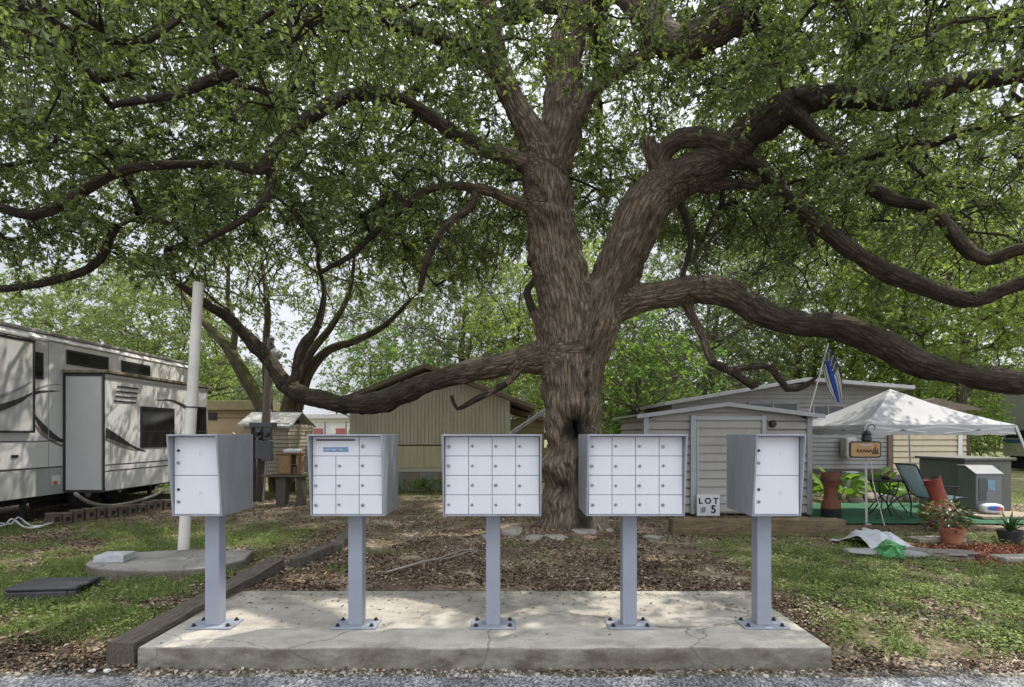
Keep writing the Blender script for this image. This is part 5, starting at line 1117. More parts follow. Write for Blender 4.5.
mb = MB(); mb.add([(la-.12, YL-.12, 1.85), (lb+.10, YL-.12, 1.80), (lb+.02, YL+.9, 2.19), (la-.22, YL+.9, 2.19), (la-.12, YL-.12, 1.80), (lb+.10, YL-.12, 1.75), (lb+.02, YL+.9, 2.14), (la-.22, YL+.9, 2.14)], [(0, 1, 2, 3), (4, 7, 6, 5), (0, 4, 5, 1), (1, 5, 6, 2), (2, 6, 7, 3), (3, 7, 4, 0)])
mb.add([(la-.22, YL+.9, 2.19), (lb+.02, YL+.9, 2.19), (lb+.02, YL+2, 1.8), (la-.22, YL+2, 1.8)], [(0, 1, 2, 3)]); mb.build('roof', mat('white sheet roof', (.46, .45, .42), .6, .1, .2, 3, dirt=.5, dirtcol=(.22, .2, .17)), ls)
for x in (la+.1, lb-.1):
    mb = MB(); mb.box((x-.05, YL+.02, -.05), (x+.05, YL+.12, .55)); mb.build('leg', M_tie, ls)
ya = 13.7; g = P(258, 434, ya)
up = thing('utility_pole', 'thin weathered utility pole rising behind the meter boxes left of the second mailbox', 'pole', (g[0], ya, 0))
MB().tube([P(257.5, 500, ya), P(266, 420, ya), P(270, 350, ya), P(271, 338, ya)], [.11, .10, .085, .08], 10).build('post', mat('pole wood', (.17, .14, .115), .9, 0, .3, 10, bump=.5, stretch=(8, 8, .6)), up, smooth=True)
mb = MB(); c = P(275.5, 355, ya-.35); mb.lathe(c, [(.02, .16), (.08, .13), (.14, .05), (.15, 0), (.13, -.05), (.10, -.10), (.03, -.12)], 14); lp = mb.build('street_light', mat('lamp grey white', (.36, .36, .35), .4), up, smooth='auto')
MB().tube([P(271, 345, ya), P(272, 342, ya-.2), c+[0, 0, .15]], .02, 6).build('arm', M_blackm, lp)
ym = 12.9; mt = thing('meter_stand', 'dark stand of electric meter boxes behind the right side of the leftmost mailbox', 'meter box', P(262, 434, ym)*[1, 1, 0])
def bx(px0, px1, py0, py1, Y, d=.12): a = P(px0, py1, Y); b = P(px1, py0, Y); return (a[0], Y, a[2]), (b[0], Y+d, b[2])
M_meter = mat('meter grey', (.10, .105, .11), .5, .3, .15, 6)
mb = MB(); lo, hi = bx(249, 272, 422.5, 427, ym, .3); mb.box(lo, hi); mb.build('hood', M_meter, mt, bevel=.008)
mb = MB()
for a, b in ((251, 254.5), (258, 262)): lo, hi = bx(a, b, 427.5, 502, ym+.05, .08); mb.box(lo, hi)
mb.build('post', mat('dark post', (.045, .038, .03), .9, 0, .3, 8), mt)
for q in ((254.8, 261, 428, 438), (255, 262, 440, 459), (263, 270, 428, 440), (261, 271, 441, 461)):
    lo, hi = bx(*q, ym-.10, .13); mb = MB(); mb.box(lo, hi); bo = mb.build('meter_box', M_meter, mt, bevel=.01)
    if q[3] < 445:
        cc = np.array([(lo[0]+hi[0])/2, ym-.10, (lo[2]+hi[2])/2]); mb = MB(); mb.lathe((0, 0, 0), [(.065, 0), (.065, .05), (.045, .08)], 12); v = mb.v[0]; mb.v[0] = np.stack([v[:, 0]+cc[0], cc[1]-v[:, 2], v[:, 1]+cc[2]], 1); mb.build('meter', M_glass, bo, smooth='auto')
MB().tube([P(266, 461, ym-.04), P(265, 480, ym-.04), P(263, 500, ym-.04)], .022, 8).build('conduit', mat('conduit', (.3, .3, .3), .5, .3), mt)
yc_ = 12.6
cp = thing('cupboard', 'open brown wooden cupboard on a plank bench between the first and second mailboxes', 'cupboard', P(287, 434, yc_)*[1, 1, 0]+[0, 0, .68])
M_wood = mat('brown wood', (.21, .125, .065), .8, 0, .35, 10, bump=.4, stretch=(5, 5, .8))
x0, x1 = (277-512)/F*yc_, (291-512)/F*yc_; xe = (298.5-512)/F*yc_
mb = MB(); mb.box((x0, yc_, .69), (x1, yc_+.34, 1.14)); mb.box((x0-.02, yc_-.02, 1.142), (xe+.02, yc_+.36, 1.17)); mb.box((xe-.03, yc_, .69), (xe, yc_+.34, 1.14)); mb.box((x1+.002, yc_+.02, .69), (xe-.032, yc_+.33, .71)); mb.box((x1+.002, yc_+.02, .9), (xe-.032, yc_+.33, .915)); mb.build('carcass', M_wood, cp, bevel=.006)
mb = MB(); mb.box((x0+.03, yc_-.014, .73), (x1-.03, yc_-.001, 1.10)); mb.build('door', mat('door wood', (.27, .165, .085), .8, 0, .3, 10, stretch=(5, 5, .8)), cp, bevel=.004)
bn = thing('plank_bench', 'rough plank bench on stump legs carrying the brown wooden cupboard', 'bench', P(285, 434, yc_)*[1, 1, 0])
mb = MB(); mb.box((x0-.35, yc_-.08, .63), (xe+.12, yc_+.42, .68)); mb.build('plank', M_tie, bn, bevel=.01)
for xq, w_ in ((x0+.06, .11), (xe-.0, .07)):
    mb = MB(); mb.box((xq-w_, yc_+.02, -.04), (xq+w_, yc_+.3, .628)); mb.build('leg', M_tie, bn, bevel=.02, noise=.02, sub=2)
mb = MB(); mb.box((x0+.12, yc_+.02, 1.172), (xe-.02, yc_+.3, 1.26)); tag(mb.build('plastic_tub', mat('white tub', (.6, .6, .6), .4), bevel=.03), 'white plastic tub on top of the brown wooden cupboard', 'tub')
mb = MB(); mb.box((x1+.02, yc_+.04, .712), (xe-.05, yc_+.3, .86)); tag(mb.build('storage_box', mat('dark box', (.10, .07, .05), .7), bevel=.01), 'dark box inside the open shelf of the brown wooden cupboard', 'box')
# chain link fence far behind
fn = thing('chain_link_fence', 'tall chain link fence far behind, between the tan trailer and the beige house', 'fence', ((318-512)/F*22, 22, 0))
M_galv = mat('galvanised wire', (.33, .34, .35), .5, .4, .1)
for px_ in (293, 303, 325, 346):
    x = (px_-512)/F*22; MB().tube([(x, 22, -.05), (x, 22, 2.1)], .03, 8).build('post', M_galv, fn)
mb = MB(); x0, x1 = (285-512)/F*22, (352-512)/F*22
for k in range(40):
    x = x0+(x1-x0)*k/39
    mb.tube([(x, 22.03, .05), (min(x1, x+1.0), 22.03, 2.0)], .004, 3, False); mb.tube([(x, 22.035, .05), (max(x0, x-1.0), 22.035, 2.0)], .004, 3, False)
mb.tube([(x0, 22, 2.05), (x1, 22, 2.05)], .02, 6); mb.build('wire_mesh', M_galv, fn)
# distant white building
YW = 40.; fb = thing('white_building', 'distant white building with red awnings between the tan trailer and the beige house', 'building', ((316-512)/F*YW, YW, 0))
wx0, wx1 = (240-512)/F*YW, (352-512)/F*YW
mb = MB(); mb.box((wx0, YW, -.2), (wx1, YW+8, 2.7)); mb.build('wall', mat('white stucco', (.82, .81, .80), .8, 0, .06, 2), fb)
mb = MB(); mb.box((wx0-.3, YW-.4, 2.71), (wx1+.3, YW+8.3, 3.0)); mb.build('roof', mat('pale roof', (.5, .5, .5), .7), fb)
mb = MB(); mb.box(((287-512)/F*YW, YW-1.6, -.1), ((303-512)/F*YW, YW-.01, 2.4)); mb.build('annex', mat('peach stucco', (.78, .62, .48), .8, 0, .08, 2), fb)
for a, b in ((311, 323), (337, 346)):
    mb = MB(); x0, x1 = (a-512)/F*YW, (b-512)/F*YW; mb.box((x0, YW-.3, 1.4), (x1, YW-.004, 2.0)); mb.build('awning', mat('red awning', (.38, .10, .09), .7), fb)
    mb = MB(); mb.box((x0+.08, YW-.05, .6), (x1-.08, YW-.003, 1.38)); mb.build('window', M_glass, fb)
# white trailer on the right edge
YR = 24.; rx = (1030-512)/F*YR; r2 = thing('travel_trailer', 'grey and cream trailer with a blue stripe partly cut off by the right edge', 'trailer', (rx+2, YR, 0))
mb = MB(); mb.box((rx, YR, 1.75), (rx+5, YR+1.5, 3.45)); mb.build('body', mat('grey trailer top', (.36, .36, .35), .5, 0, .1, 2), r2, bevel=.05)
mb = MB(); mb.box((rx+.12, YR+.06, .62), (rx+5, YR+1.45, 1.745)); mb.build('lower_body', mat('cream trailer', (.46, .43, .36), .5, 0, .1, 2), r2, bevel=.03)
mb = MB(); mb.box((rx+.10, YR+.03, 1.20), (rx+5, YR+1.47, 1.36)); mb.build('stripe', mat('blue stripe', (.03, .12, .25), .4), r2)
mb = MB(); mb.box((rx+.105, YR+.2, 1.42), (rx+5, YR+1.3, 1.74)); mb.build('window', M_glass, r2)
mb = MB(); mb.box((rx+.3, YR+.2, .05), (rx+4.8, YR+1.3, .61)); mb.build('chassis', M_dark, r2)
mb = MB(); mb.lathe((0, 0, 0), [(.2, -.1), (.34, -.1), (.36, 0), (.34, .1), (.2, .1)], 18); v = mb.v[0]; mb.v[0] = np.stack([v[:, 0]+rx+1.4, v[:, 2]+YR+.15, v[:, 1]+.34], 1); mb.build('wheel', M_tyre, r2, smooth='auto')

# ------------------------------------------------------------------ canopy and what stands around it
M_fab = mat('canopy fabric', (.43, .43, .45), .6, 0, .07, 3, transl=.2, dirt=.25, dirtcol=(.36, .36, .37))
kx0, kx1, ky0, ky1 = 6.22, 8.86, 9.85, 12.5; zv, zt = 1.585, 1.765; kc = np.array([7.54, 11.17, 2.50])
cn = thing('canopy_tent', 'white pop-up canopy tent with slanted legs to the right of the shed', 'canopy', (7.54, 11.17, 0))
n = 14; mb = MB(); corners = [(kx0, ky0), (kx1, ky0), (kx1, ky1), (kx0, ky1)]
for e in range(4):
    a, b = np.array([*corners[e], zt]), np.array([*corners[(e+1) % 4], zt]); A = []
    for i in range(n+1):
        f = i/n; row = []
        for j in range(n+1):
            g_ = j/n; p = (a+(b-a)*g_)*(1-f)+kc*f; sag = -.07*math.sin(math.pi*g_)*(1-f)*math.sin(math.pi*min(1, f+.15))*1.6-.05*math.sin(math.pi*f); p = p+np.array([0, 0, sag+.05*f*(1-f)*0]); row.append(p)
        A.append(row)
    mb.grid(np.array(A))
top_ = mb.build('roof', M_fab, cn, smooth=True, noise=.012, nscale=3)
mb = MB()
for e in range(4):
    a, b = np.array([*corners[e], 0.]), np.array([*corners[(e+1) % 4], 0.]); A = []
    for z in (zt, zt-.06, zv+.05, zv):
        A.append([np.array([*(a+(b-a)*g_)[:2], z])+np.array([0, 0, .012*math.sin(g_*40)*(z == zv)])+np.append(np.array([(b-a)[1], -(b-a)[0]])/2.7*.015*math.sin(g_*17+e)*(zt-z)/.18, 0) for g_ in np.linspace(0, 1, 22)])
    mb.grid(np.array(A))
mb.build('valance', M_fab, cn, smooth=True)
M_leg = mat('white steel', (.55, .56, .57), .4, .2, .1, 6)
for (x, y), (fx, fy) in zip(corners, ((6.30, 9.95), (9.42, 9.70), (9.1, 12.75), (6.05, 12.75))):
    MB().bar((fx, fy, 0), (x, y, zt-.02), .032, .032).build('leg', M_leg, cn)
    MB().box((fx-.05, fy-.05, -.02), (fx+.05, fy+.05, .012)).build('foot', M_leg, cn)
mb = MB()
for e in range(4):
    a, b = np.array([*corners[e], 0]), np.array([*corners[(e+1) % 4], 0]); h1 = np.array([0, 0, 1.73]); h2 = np.array([0, 0, 1.61])
    mb.bar(a+h1, (a+b)/2+h2, .012, .02); mb.bar((a+b)/2+h2, b+h1, .012, .02); mb.bar(a+h2, (a+b)/2+h1, .012, .02); mb.bar((a+b)/2+h1, b+h2, .012, .02)
mb.build('truss', M_leg, cn)
tp, bt = P(869, 441, 9.80), G(877, 524, .0)
mb = MB(); mb.tube([tp, (tp+bt)/2, [bt[0], 9.75, 0]], .007, 6); tag(mb.build('guy_rope', mat('white rope', (.55, .55, .52), .7)), 'thin white guy rope running down beside the canopy\'s front left leg', 'rope')
# hanging wooden sign and lantern on the front-left leg
ys = 9.72; sgn = thing('wooden_sign', 'brown wooden sign with a dark rounded frame hung on the canopy\'s front left leg', 'sign', P(865, 449.5, ys))
c = ORG[sgn]; hw, hh = .275, .145
def rrect(w, h, r, n=5): return [(sx*(w-r)+r*math.cos(a), sz*(h-r)+r*math.sin(a)) for sx, sz, a0 in ((1, 1, 0), (-1, 1, 90), (-1, -1, 180), (1, -1, 270)) for a in [R(a0+90*k/n) for k in range(n+1)]]
mb = MB(); mb.prism([(c[0]+a, c[2]+b) for a, b in rrect(hw, hh, .05)], c[1]-.014, c[1]+.014, 'y'); mb.build('frame', M_blackm, sgn, bevel=.004)
mb = MB(); mb.prism([(c[0]+a, c[2]+b) for a, b in rrect(hw-.025, hh-.025, .035)], c[1]-.018, c[1]-.0145, 'y'); fc = mb.build('face', mat('varnished wood', (.38, .22, .09), .5, 0, .35, 6, stretch=(1.5, 1, 12)), sgn)
mb = MB(); 
for k in range(5): mb.tube(crom([(c[0]-.15+k*.055, c[1]-.021, c[2]-.05), (c[0]-.14+k*.055, c[1]-.021, c[2]-.0), (c[0]-.12+k*.055, c[1]-.021, c[2]-.03), (c[0]-.10+k*.055, c[1]-.021, c[2]-.045)], .01), .007, 5)
for dx, s in ((.165, 1.), (.205, .7), (.13, .6)): mb.prism([(c[0]+dx-.03*s, c[2]-.08), (c[0]+dx+.03*s, c[2]-.08), (c[0]+dx, c[2]-.08+.16*s)], c[1]-.0215-.001*s, c[1]-.0185, 'y')
mb.build('painted_marks', mat('dark paint', (.05, .03, .02), .6), fc)
mb = MB(); mb.box((c[0]-.10, c[1]-.021, c[2]+.06), (c[0]+.12, c[1]-.0185, c[2]+.10)); mb.build('pale_stripe', mat('pale paint', (.4, .36, .3), .6), fc)
ln_ = thing('lantern', 'small black lantern hooked above the brown wooden sign', 'lantern', P(866.5, 440, ys)); c = ORG[ln_]
mb = MB(); mb.lathe(c-[0, 0, .0], [(.06, -.02), (.085, .0), (.08, .02), (.07, .09), (.09, .10), (.05, .15), (.02, .17)], 10); mb.build('body', M_blackm, ln_, smooth='auto')
MB().tube(crom([c+[0, 0, .17], c+[.04, 0, .25], c+[.11, 0, .27], c+[.15, 0, .21], c+[.13, 0, .18]], .02), .008, 6).build('hook', M_blackm, ln_)
# flag
fY = 11.02; fa, ft = P(809, 413, fY), P(828.4, 343, fY)
fl = thing('flag', 'black and white striped flag with one blue stripe hanging at the shed\'s right corner', 'flag', fa)
MB().tube([fa, ft], .014, 8).build('pole', M_leg, fl)
quad = [P(827.5, 347, fY), P(835, 360, fY), P(840.5, 399, fY), P(836.5, 405, fY), P(827, 392, fY), P(822.5, 370, fY)]
nu, nv = 26, 20; Lp = lambda t: (P(827.8, 346, fY)*(1-t)+P(822.5, 370, fY)*t); A = []
tipA, tipB = P(841, 398, fY), P(835.5, 405.5, fY)
for i in range(nu+1):
    u = i/nu; row = []
    for j in range(nv+1):
        v_ = j/nv; a = (1-u)*P(828, 346, fY)+u*tipA+np.array([math.sin(u*3.1)*.11, 0, 0]); b = (1-u)*P(822.5, 371, fY)+u*tipB+np.array([-math.sin(u*3.1)*.06, 0, 0]); p = a*(1-v_)+b*v_; p = p+np.array([0, -.05+.03*math.sin(v_*9+u*2), .0]); row.append(p)
    A.append(row)
A = np.array(A); mb = MB()
for i in range(nu):
    for j in range(nv):
        s = int(j*13/nv); mb.cur = 3 if (i < nu*.42 and s < 6) else (2 if s in (6, 7) else (1 if s % 2 else 0))
        if mb.cur == 3 and i % 3 == 1 and j % 2 == 1: mb.cur = 1
        mb.add([A[i, j], A[i+1, j], A[i+1, j+1], A[i, j+1]], [(0, 1, 2, 3)])
mb.build('cloth', [mat('flag black', (.025, .025, .03), .8, transl=.15), mat('flag white', (.42, .42, .43), .8, transl=.2), mat('flag blue', (.02, .08, .42), .8, transl=.3), mat('flag canton', (.03, .03, .04), .8)], fl)
# green outdoor carpet
mb = MB(); A = [[(x, y, .012+float(gz(np.array([x]), np.array([y]))[0])*.6+.012) for x in np.linspace(5.75, 9.75, 30)] for y in np.linspace(9.9, 12.95, 22)]
tag(mb.grid(np.array(A)).build('outdoor_carpet', mat('green turf', (.025, .12, .055), .95, 0, .2, 4, bump=.6, bscale=200)), 'bright green outdoor carpet spread under the canopy', 'carpet')
# carved wooden stand
ds = thing('wooden_stand', 'reddish brown hourglass shaped wooden stand beside the shed\'s right corner', 'stand', (6.12, 10.75, 0))
c = ORG[ds]; mb = MB(); mb.lathe(c, [(.17, -.02), (.17, .28), (.13, .34), (.12, .44), (.115, .55), (.13, .60), (.16, .66), (.17, .84), (.155, .86)], 18); mb.build('body', mat('red brown wood', (.16, .055, .03), .7, 0, .35, 8, bump=.4, stretch=(4, 4, .8)), ds, smooth='auto')
mb = MB(); mb.lathe(c, [(.176, .0), (.178, .02), (.178, .16), (.174, .18)], 18, False); mb.build('base_band', M_dark, ds, smooth='auto')
mb = MB(); mb.lathe(c, [(.172, .68), (.178, .70), (.178, .74), (.172, .76)], 18, False); mb.build('rim_band', mat('band', (.09, .03, .02), .6), ds, smooth='auto')
# sling rocking chair
def chairpart(mb, pts, r=.014, n=7): mb.tube(crom(np.array(pts, float), .05), r, n)
lc = thing('lawn_chair', 'reclined blue grey sling lawn chair under the canopy, facing right', 'chair', (7.75, 10.35, .02)); c = ORG[lc]
def sling(a, b, w, m, nm, par):
    A = []; 
    for i in range(13):
        t = i/12; p = np.array(a)*(1-t)+np.array(b)*t; s = -.045*math.sin(math.pi*t); d = np.array(b)-np.array(a); nrm = np.array([-d[2], 0, d[0]])/np.linalg.norm(d)
        A.append([p+nrm*(s*(1-.3*abs(k)))+np.array([0, k*w/2, 0]) for k in np.linspace(-1, 1, 7)])
    mb = MB(); mb.grid(np.array(A)); o = mb.build(nm, m, par, smooth=True); s = o.modifiers.new('solid', 'SOLIDIFY'); s.thickness = .008; return o
M_sling = mat('blue grey mesh', (.58, .69, .73), .8, 0, .10, 30, transl=.35)
tb_, sb_, se_ = c+[-.48, 0, 1.02], c+[-.12, 0, .42], c+[.46, 0, .44]
sling(tb_, sb_, .5, M_sling, 'backrest', lc); sling(sb_, se_, .5, M_sling, 'seat', lc)
for s in (-1, 1):
    o_ = np.array([0, s*.27, 0]); mb = MB()
    chairpart(mb, [tb_+o_, sb_+o_, se_+o_]); chairpart(mb, [c+o_+[-.34, 0, .66], c+o_+[-.05, 0, .64], c+o_+[.30, 0, .63]], .018); chairpart(mb, [c+o_+[-.30, 0, .66], c+o_+[-.18, 0, .3], c+o_+[-.16, 0, .02], c+o_+[.2, 0, .0], c+o_+[.38, 0, .02]]); chairpart(mb, [c+o_+[.28, 0, .63], c+o_+[.16, 0, .30], c+o_+[.02, 0, .015]])
    mb.build('side_frame', M_blackm, lc, smooth=True)
mb = MB(); chairpart(mb, [tb_+[0, -.27, 0], tb_+[0, .27, 0]]); chairpart(mb, [se_+[0, -.27, 0], se_+[0, .27, 0]]); mb.build('cross_bar', M_blackm, lc, smooth=True)
# side table and a green folding chair behind
st = thing('side_table', 'small black metal side table with curved legs left of the lawn chair', 'table', (7.05, 10.6, .01)); c = ORG[st]
mb = MB(); mb.lathe(c+[0, 0, .70], [(.30, 0), (.31, .01), (.31, .025), (.29, .03)], 20); mb.build('top', M_blackm, st, smooth='auto')
for k in range(4):
    a = k*1.571+.6; dr = np.array([math.cos(a), math.sin(a), 0]); mb = MB(); chairpart(mb, [c+dr*.24+[0, 0, .70], c+dr*.20+[0, 0, .5], c+dr*.10+[0, 0, .32], c+dr*.20+[0, 0, .12], c+dr*.33+[0, 0, .0]], .012); mb.build('leg', M_blackm, st, smooth=True)
mb = MB(); mb.lathe(c+[.02, 0, .731], [(.06, 0), (.075, .03), (.05, .06), (.03, .07)], 12); tag(mb.build('ashtray', M_blackm, smooth='auto'), 'small dark bowl on the black side table under the canopy', 'bowl')
gc = thing('folding_chair', 'lime green folding chair behind the black side table', 'chair', (7.7, 11.5, .01)); c = ORG[gc]
M_lime = mat('lime fabric', (.20, .36, .04), .8, 0, .2, 12)
sling(c+[-.30, 0, .78], c+[-.02, 0, .36], .45, M_lime, 'backrest', gc); sling(c+[-.02, 0, .36], c+[.38, 0, .40], .45, M_lime, 'seat', gc)
for s in (-1, 1):
    o_ = np.array([0, s*.24, 0]); mb = MB(); chairpart(mb, [c+o_+[-.30, 0, .78], c+o_+[0, 0, .34], c+o_+[.26, 0, 0]]); chairpart(mb, [c+o_+[.38, 0, .40], c+o_+[.05, 0, .3], c+o_+[-.25, 0, 0]]); mb.build('side_frame', M_blackm, gc, smooth=True)
# chiminea
M_clay = mat('red clay', (.24, .05, .035), .6, 0, .3, 6, bump=.3, dirt=.4, dirtcol=(.07, .03, .025))
cm = thing('chiminea', 'dark red clay chiminea with a tilted chimney beside the terracotta flower pot', 'chiminea', (7.15, 9.35, 0)); c = ORG[cm]
mb = MB(); mb.lathe(c, [(.10, .02), (.17, .06), (.24, .18), (.25, .28), (.21, .40), (.13, .48), (.10, .50)], 20)
v = mb.v[0]; mb.build('belly', M_clay, cm, smooth='auto')
mb = MB(); q0 = c+[0, 0, .46]; q1 = c+[-.14, 0, .86]; mb.tube([q0, q0*.5+q1*.5, q1*.96+q0*.04, q1], [.125, .115, .125, .135], 18, True); mb.build('chimney', M_clay, cm, smooth='auto')
mb = MB(); mb.tube([q1+[.003, 0, -.006], q1+[-.003, 0, .006]], [.10, .10], 16); mb.build('flue', M_dark, cm)
for k in range(3):
    a = k*2.094+.4; mb = MB(); mb.bar(c+[math.cos(a)*.14, math.sin(a)*.14, .12], c+[math.cos(a)*.24, math.sin(a)*.24, -.02], .03, .03); mb.build('leg', M_blackm, cm)
mb = MB(); mb.lathe((0, 0, 0), [(.085, 0), (.09, .03), (.07, .035)], 14); v = mb.v[0]; mb.v[0] = np.stack([v[:, 0]+c[0]-.02, c[1]-.225-v[:, 2], v[:, 1]+c[2]+.24], 1); mb.build('mouth', M_dark, cm, smooth='auto')
# potted plants
def leafobj(name, parent, base, N, L, asp, spread, lm, hmin, hmax, seed, droop=.2, stems=True, mstem=None):
    rg = np.random.default_rng(seed); b = np.array(base); p = []; dd = []
    for k in range(N):
        a = rg.uniform(0, 6.283); r = spread*math.sqrt(rg.random()); z = rg.uniform(hmin, hmax)*(1-.35*(r/spread)**2); p.append(b+[math.cos(a)*r, math.sin(a)*r, z]); dd.append([math.cos(a)+rg.normal(0, .4), math.sin(a)+rg.normal(0, .4), rg.normal(.25, .4)-droop])
    p = np.array(p); dd = np.array(dd); nr = rg.normal(0, .5, p.shape); nr[:, 2] += .9; Ls = rg.uniform(.7, 1.2, N)*L
    V, T = leaf_arrays_hi(p, dd, nr, Ls, Ls*asp); o = obj(name, mesh_np(name, V-(ORG[parent] if parent else 0), [T]), lm, parent)
    if stems:
        mb = MB()
        for k in rg.permutation(N)[:min(N, 26)]: mb.tube(crom(np.array([b+rg.normal(0, .02, 3)*[1, 1, 0], (b+p[k])/2+[0, 0, .03], p[k]]), .08), .005, 4)
        mb.build('stems', mstem or M_stick, parent, smooth=True)
    return o
M_terra = mat('terracotta', (.36, .13, .07), .8, 0, .15, 5, dirt=.35, dirtcol=(.42, .28, .2))
M_soil = mat('potting soil', (.03, .022, .016), 1)
pY = 8.07; c = np.array([(961-512)/F*pY, pY+.17, 0.]); fp = thing('flower_pot', 'terracotta pot with a bushy dark croton on the red mulch', 'potted plant', c)
c = c+[0, 0, -.02]; mb = MB(); mb.lathe(c, [(.115, 0), (.15, .18), (.152, .19), (.172, .19), (.178, .25), (.16, .25), (.15, .22)], 22); mb.build('pot', M_terra, fp, smooth='auto')
mb = MB(); mb.lathe(c, [(.151, .215), (.02, .222)], 16, True); mb.build('soil', M_soil, fp)
CROT = leaf_mat('croton leaf', [(.018, .04, .011), (.035, .07, .016), (.075, .11, .018), (.20, .17, .03)], .25, (.2, .2, .04), rough=.35)
leafobj('foliage', fp, c+[-.08, 0, .22], 330, .11, .34, .30, CROT, .04, .42, 5)
c = np.array([(1013-512)/F*8.3, 8.35, 0.]); ap = thing('flower_pot', 'black pot holding a spiky green aloe at the right edge', 'potted plant', c)
mb = MB(); mb.lathe(c, [(.12, -.02), (.16, .14), (.165, .17), (.15, .17), (.14, .15)], 18); mb.build('pot', M_blk, ap, smooth='auto')
mb = MB(); mb.lathe(c, [(.14, .145), (.02, .15)], 14); mb.build('soil', M_soil, ap)
mb = MB()
for k in range(22):
    a = k*2.4; el = R(30+45*(k/22)); L_ = .30+.16*random.random(); b0 = c+[0, 0, .15]; dr = np.array([math.cos(a)*math.cos(el), math.sin(a)*math.cos(el), math.sin(el)]); side = np.array([-math.sin(a), math.cos(a), 0]); rows = []
    for t in (0, .3, .65, 1): p = b0+dr*L_*t+[0, 0, -.08*t*t]; w_ = .028*(1-t)**.7+.001; rows.append([p-side*w_, p-[0, 0, .008*(1-t)], p+side*w_])
    mb.grid(np.array(rows))
mb.build('leaves', mat('aloe green', (.05, .14, .03), .4, 0, .3, 6), ap, smooth=True)
# white sheet, green net, flat stones
mb = MB(); A = []
for i in range(24):
    row = []
    for j in range(18):
        u, v_ = i/23, j/17; x = 4.86+u*.78+.10*math.sin(v_*5); y = 7.55+v_*.95; row.append((x, y, 0))
    A.append(row)
A = np.array(A); q = A.reshape(-1, 3); hump = .19*np.exp(-(((q[:, 0]-5.15)/.30)**2+((q[:, 1]-8.05)/.30)**2)**1.5)+.10*np.exp(-(((q[:, 0]-5.35)/.2)**2+((q[:, 1]-7.75)/.2)**2)); wr = np.abs(fbm(q*np.array([7, 5, 1])+3, 71, 3)-.5)*.22*(.3+hump*4); q[:, 2] = gz(q[:, 0], q[:, 1])+.018+hump+wr; A = q.reshape(A.shape)
tag(mb.grid(A).build('plastic_sheet', mat('white plastic', (.42, .44, .47), .4, 0, .08, 5, dirt=.3, dirtcol=(.35, .34, .32)), smooth=True, sub=1, noise=.008, nscale=9), 'crumpled white plastic sheet lying on the grass in front of the canopy', 'plastic sheet')
rock('flat_stone', (4.95, 7.42, .03), (.42, .16, .06), mat('grey stone', (.28, .275, .27), .9, 0, .3, 6, bump=.5), 'flat grey stone half under the white plastic sheet', 'stone', 'flat stones by the plastic sheet', 61, -.15, .6)
rock('flat_stone', (5.62, 7.36, .03), (.46, .22, .07), M_stone2 if False else mat('dark flat stone', (.17, .15, .135), .9, 0, .35, 6, bump=.6), 'flat dark grey stone right of the green net bag', 'stone', 'flat stones by the plastic sheet', 62, -.35, .6)
mb = MB(); mb.lathe((4.93, 7.30, .0), [(.15, -.02), (.17, .05), (.13, .11), (.14, .15), (.05, .19), (.02, .13)], 18); tag(mb.build('net_bag', mat('green net', (.03, .24, .07), .6, 0, .5, 16, col2=(.12, .38, .14), bump=.5), noise=.085, nscale=9, sub=1), 'crumpled bright green net bag in front of the white plastic sheet', 'bag')
for i, (px_, py_, w_, lab) in enumerate([(937, 539, .75, 'long pale stepping slab behind the terracotta pot'), (1017, 558, .5, 'pale stepping slab in the red mulch at the right edge')]):
    g = G(px_, py_, .02); mb = MB(); mb.box((g[0]-w_/2, g[1]-.12, -.03), (g[0]+w_/2, g[1]+.14, .045), rz=.06); tag(mb.build('stepping_slab', M_stone, bevel=.015, noise=.012, sub=2), lab, 'slab', 'stepping slabs by the mulch')
# grey storage shed-box, clear bin, bag, wooden platform
gbx = thing('deck_box', 'big grey upright storage box with a flat lid right of the lawn chair', 'storage box', (9.75, 12.1, 0))
M_gbox = mat('grey resin', (.115, .12, .105), .6, 0, .1, 3, dirt=.25, dirtcol=(.07, .07, .065))
mb = MB(); mb.box((9.24, 11.55, 0), (10.30, 12.7, 1.05), rz=.10); bo = mb.build('body', M_gbox, gbx, bevel=.02)
mb = MB(); mb.box((9.18, 11.49, 1.052), (10.36, 12.76, 1.11), rz=.10); mb.build('lid', mat('grey lid', (.10, .10, .09), .6), gbx, bevel=.015)
mb = MB(); a_, b_ = .10, 0
for x in (9.5, 9.77, 10.04): mb.box((x-.012, 11.508, .12), (x+.012, 11.52, .95))
mb.build('rib', M_gbox, gbx)
bi = thing('plastic_bin', 'grey see-through plastic bin with a sloping top in front of the grey storage box', 'bin', (9.55, 11.0, .1)); c = ORG[bi]; bx0, bx1 = (976-512)/F*10.95, (1002-512)/F*10.95
M_bin = mat('smoky plastic', (.16, .17, .18), .25, 0, .1, 4)
mb = MB(); mb.prism([(10.95, .12), (11.4, .12), (11.4, .94), (11.2, .94), (10.95, .80)], bx0, bx1, 'x'); mb.build('case', M_bin, bi, bevel=.02)
mb = MB(); mb.prism([(10.93, .80), (11.2, .955), (11.42, .955), (11.42, .975), (11.19, .975), (10.92, .825)], bx0-.02, bx1+.02, 'x'); mb.build('lid', mat('pale lid', (.17, .18, .19), .4), bi, bevel=.008)
mb = MB(); mb.box((bx0+.22, 10.938, .50), (bx0+.36, 10.948, .70)); mb.build('label', mat('blue label', (.16, .27, .36), .5), bi)
mb = MB(); mb.box((bx0+.05, 10.938, .30), (bx0+.2, 10.946, .74)); mb.build('window', mat('bin window', (.08, .085, .09), .2), bi)
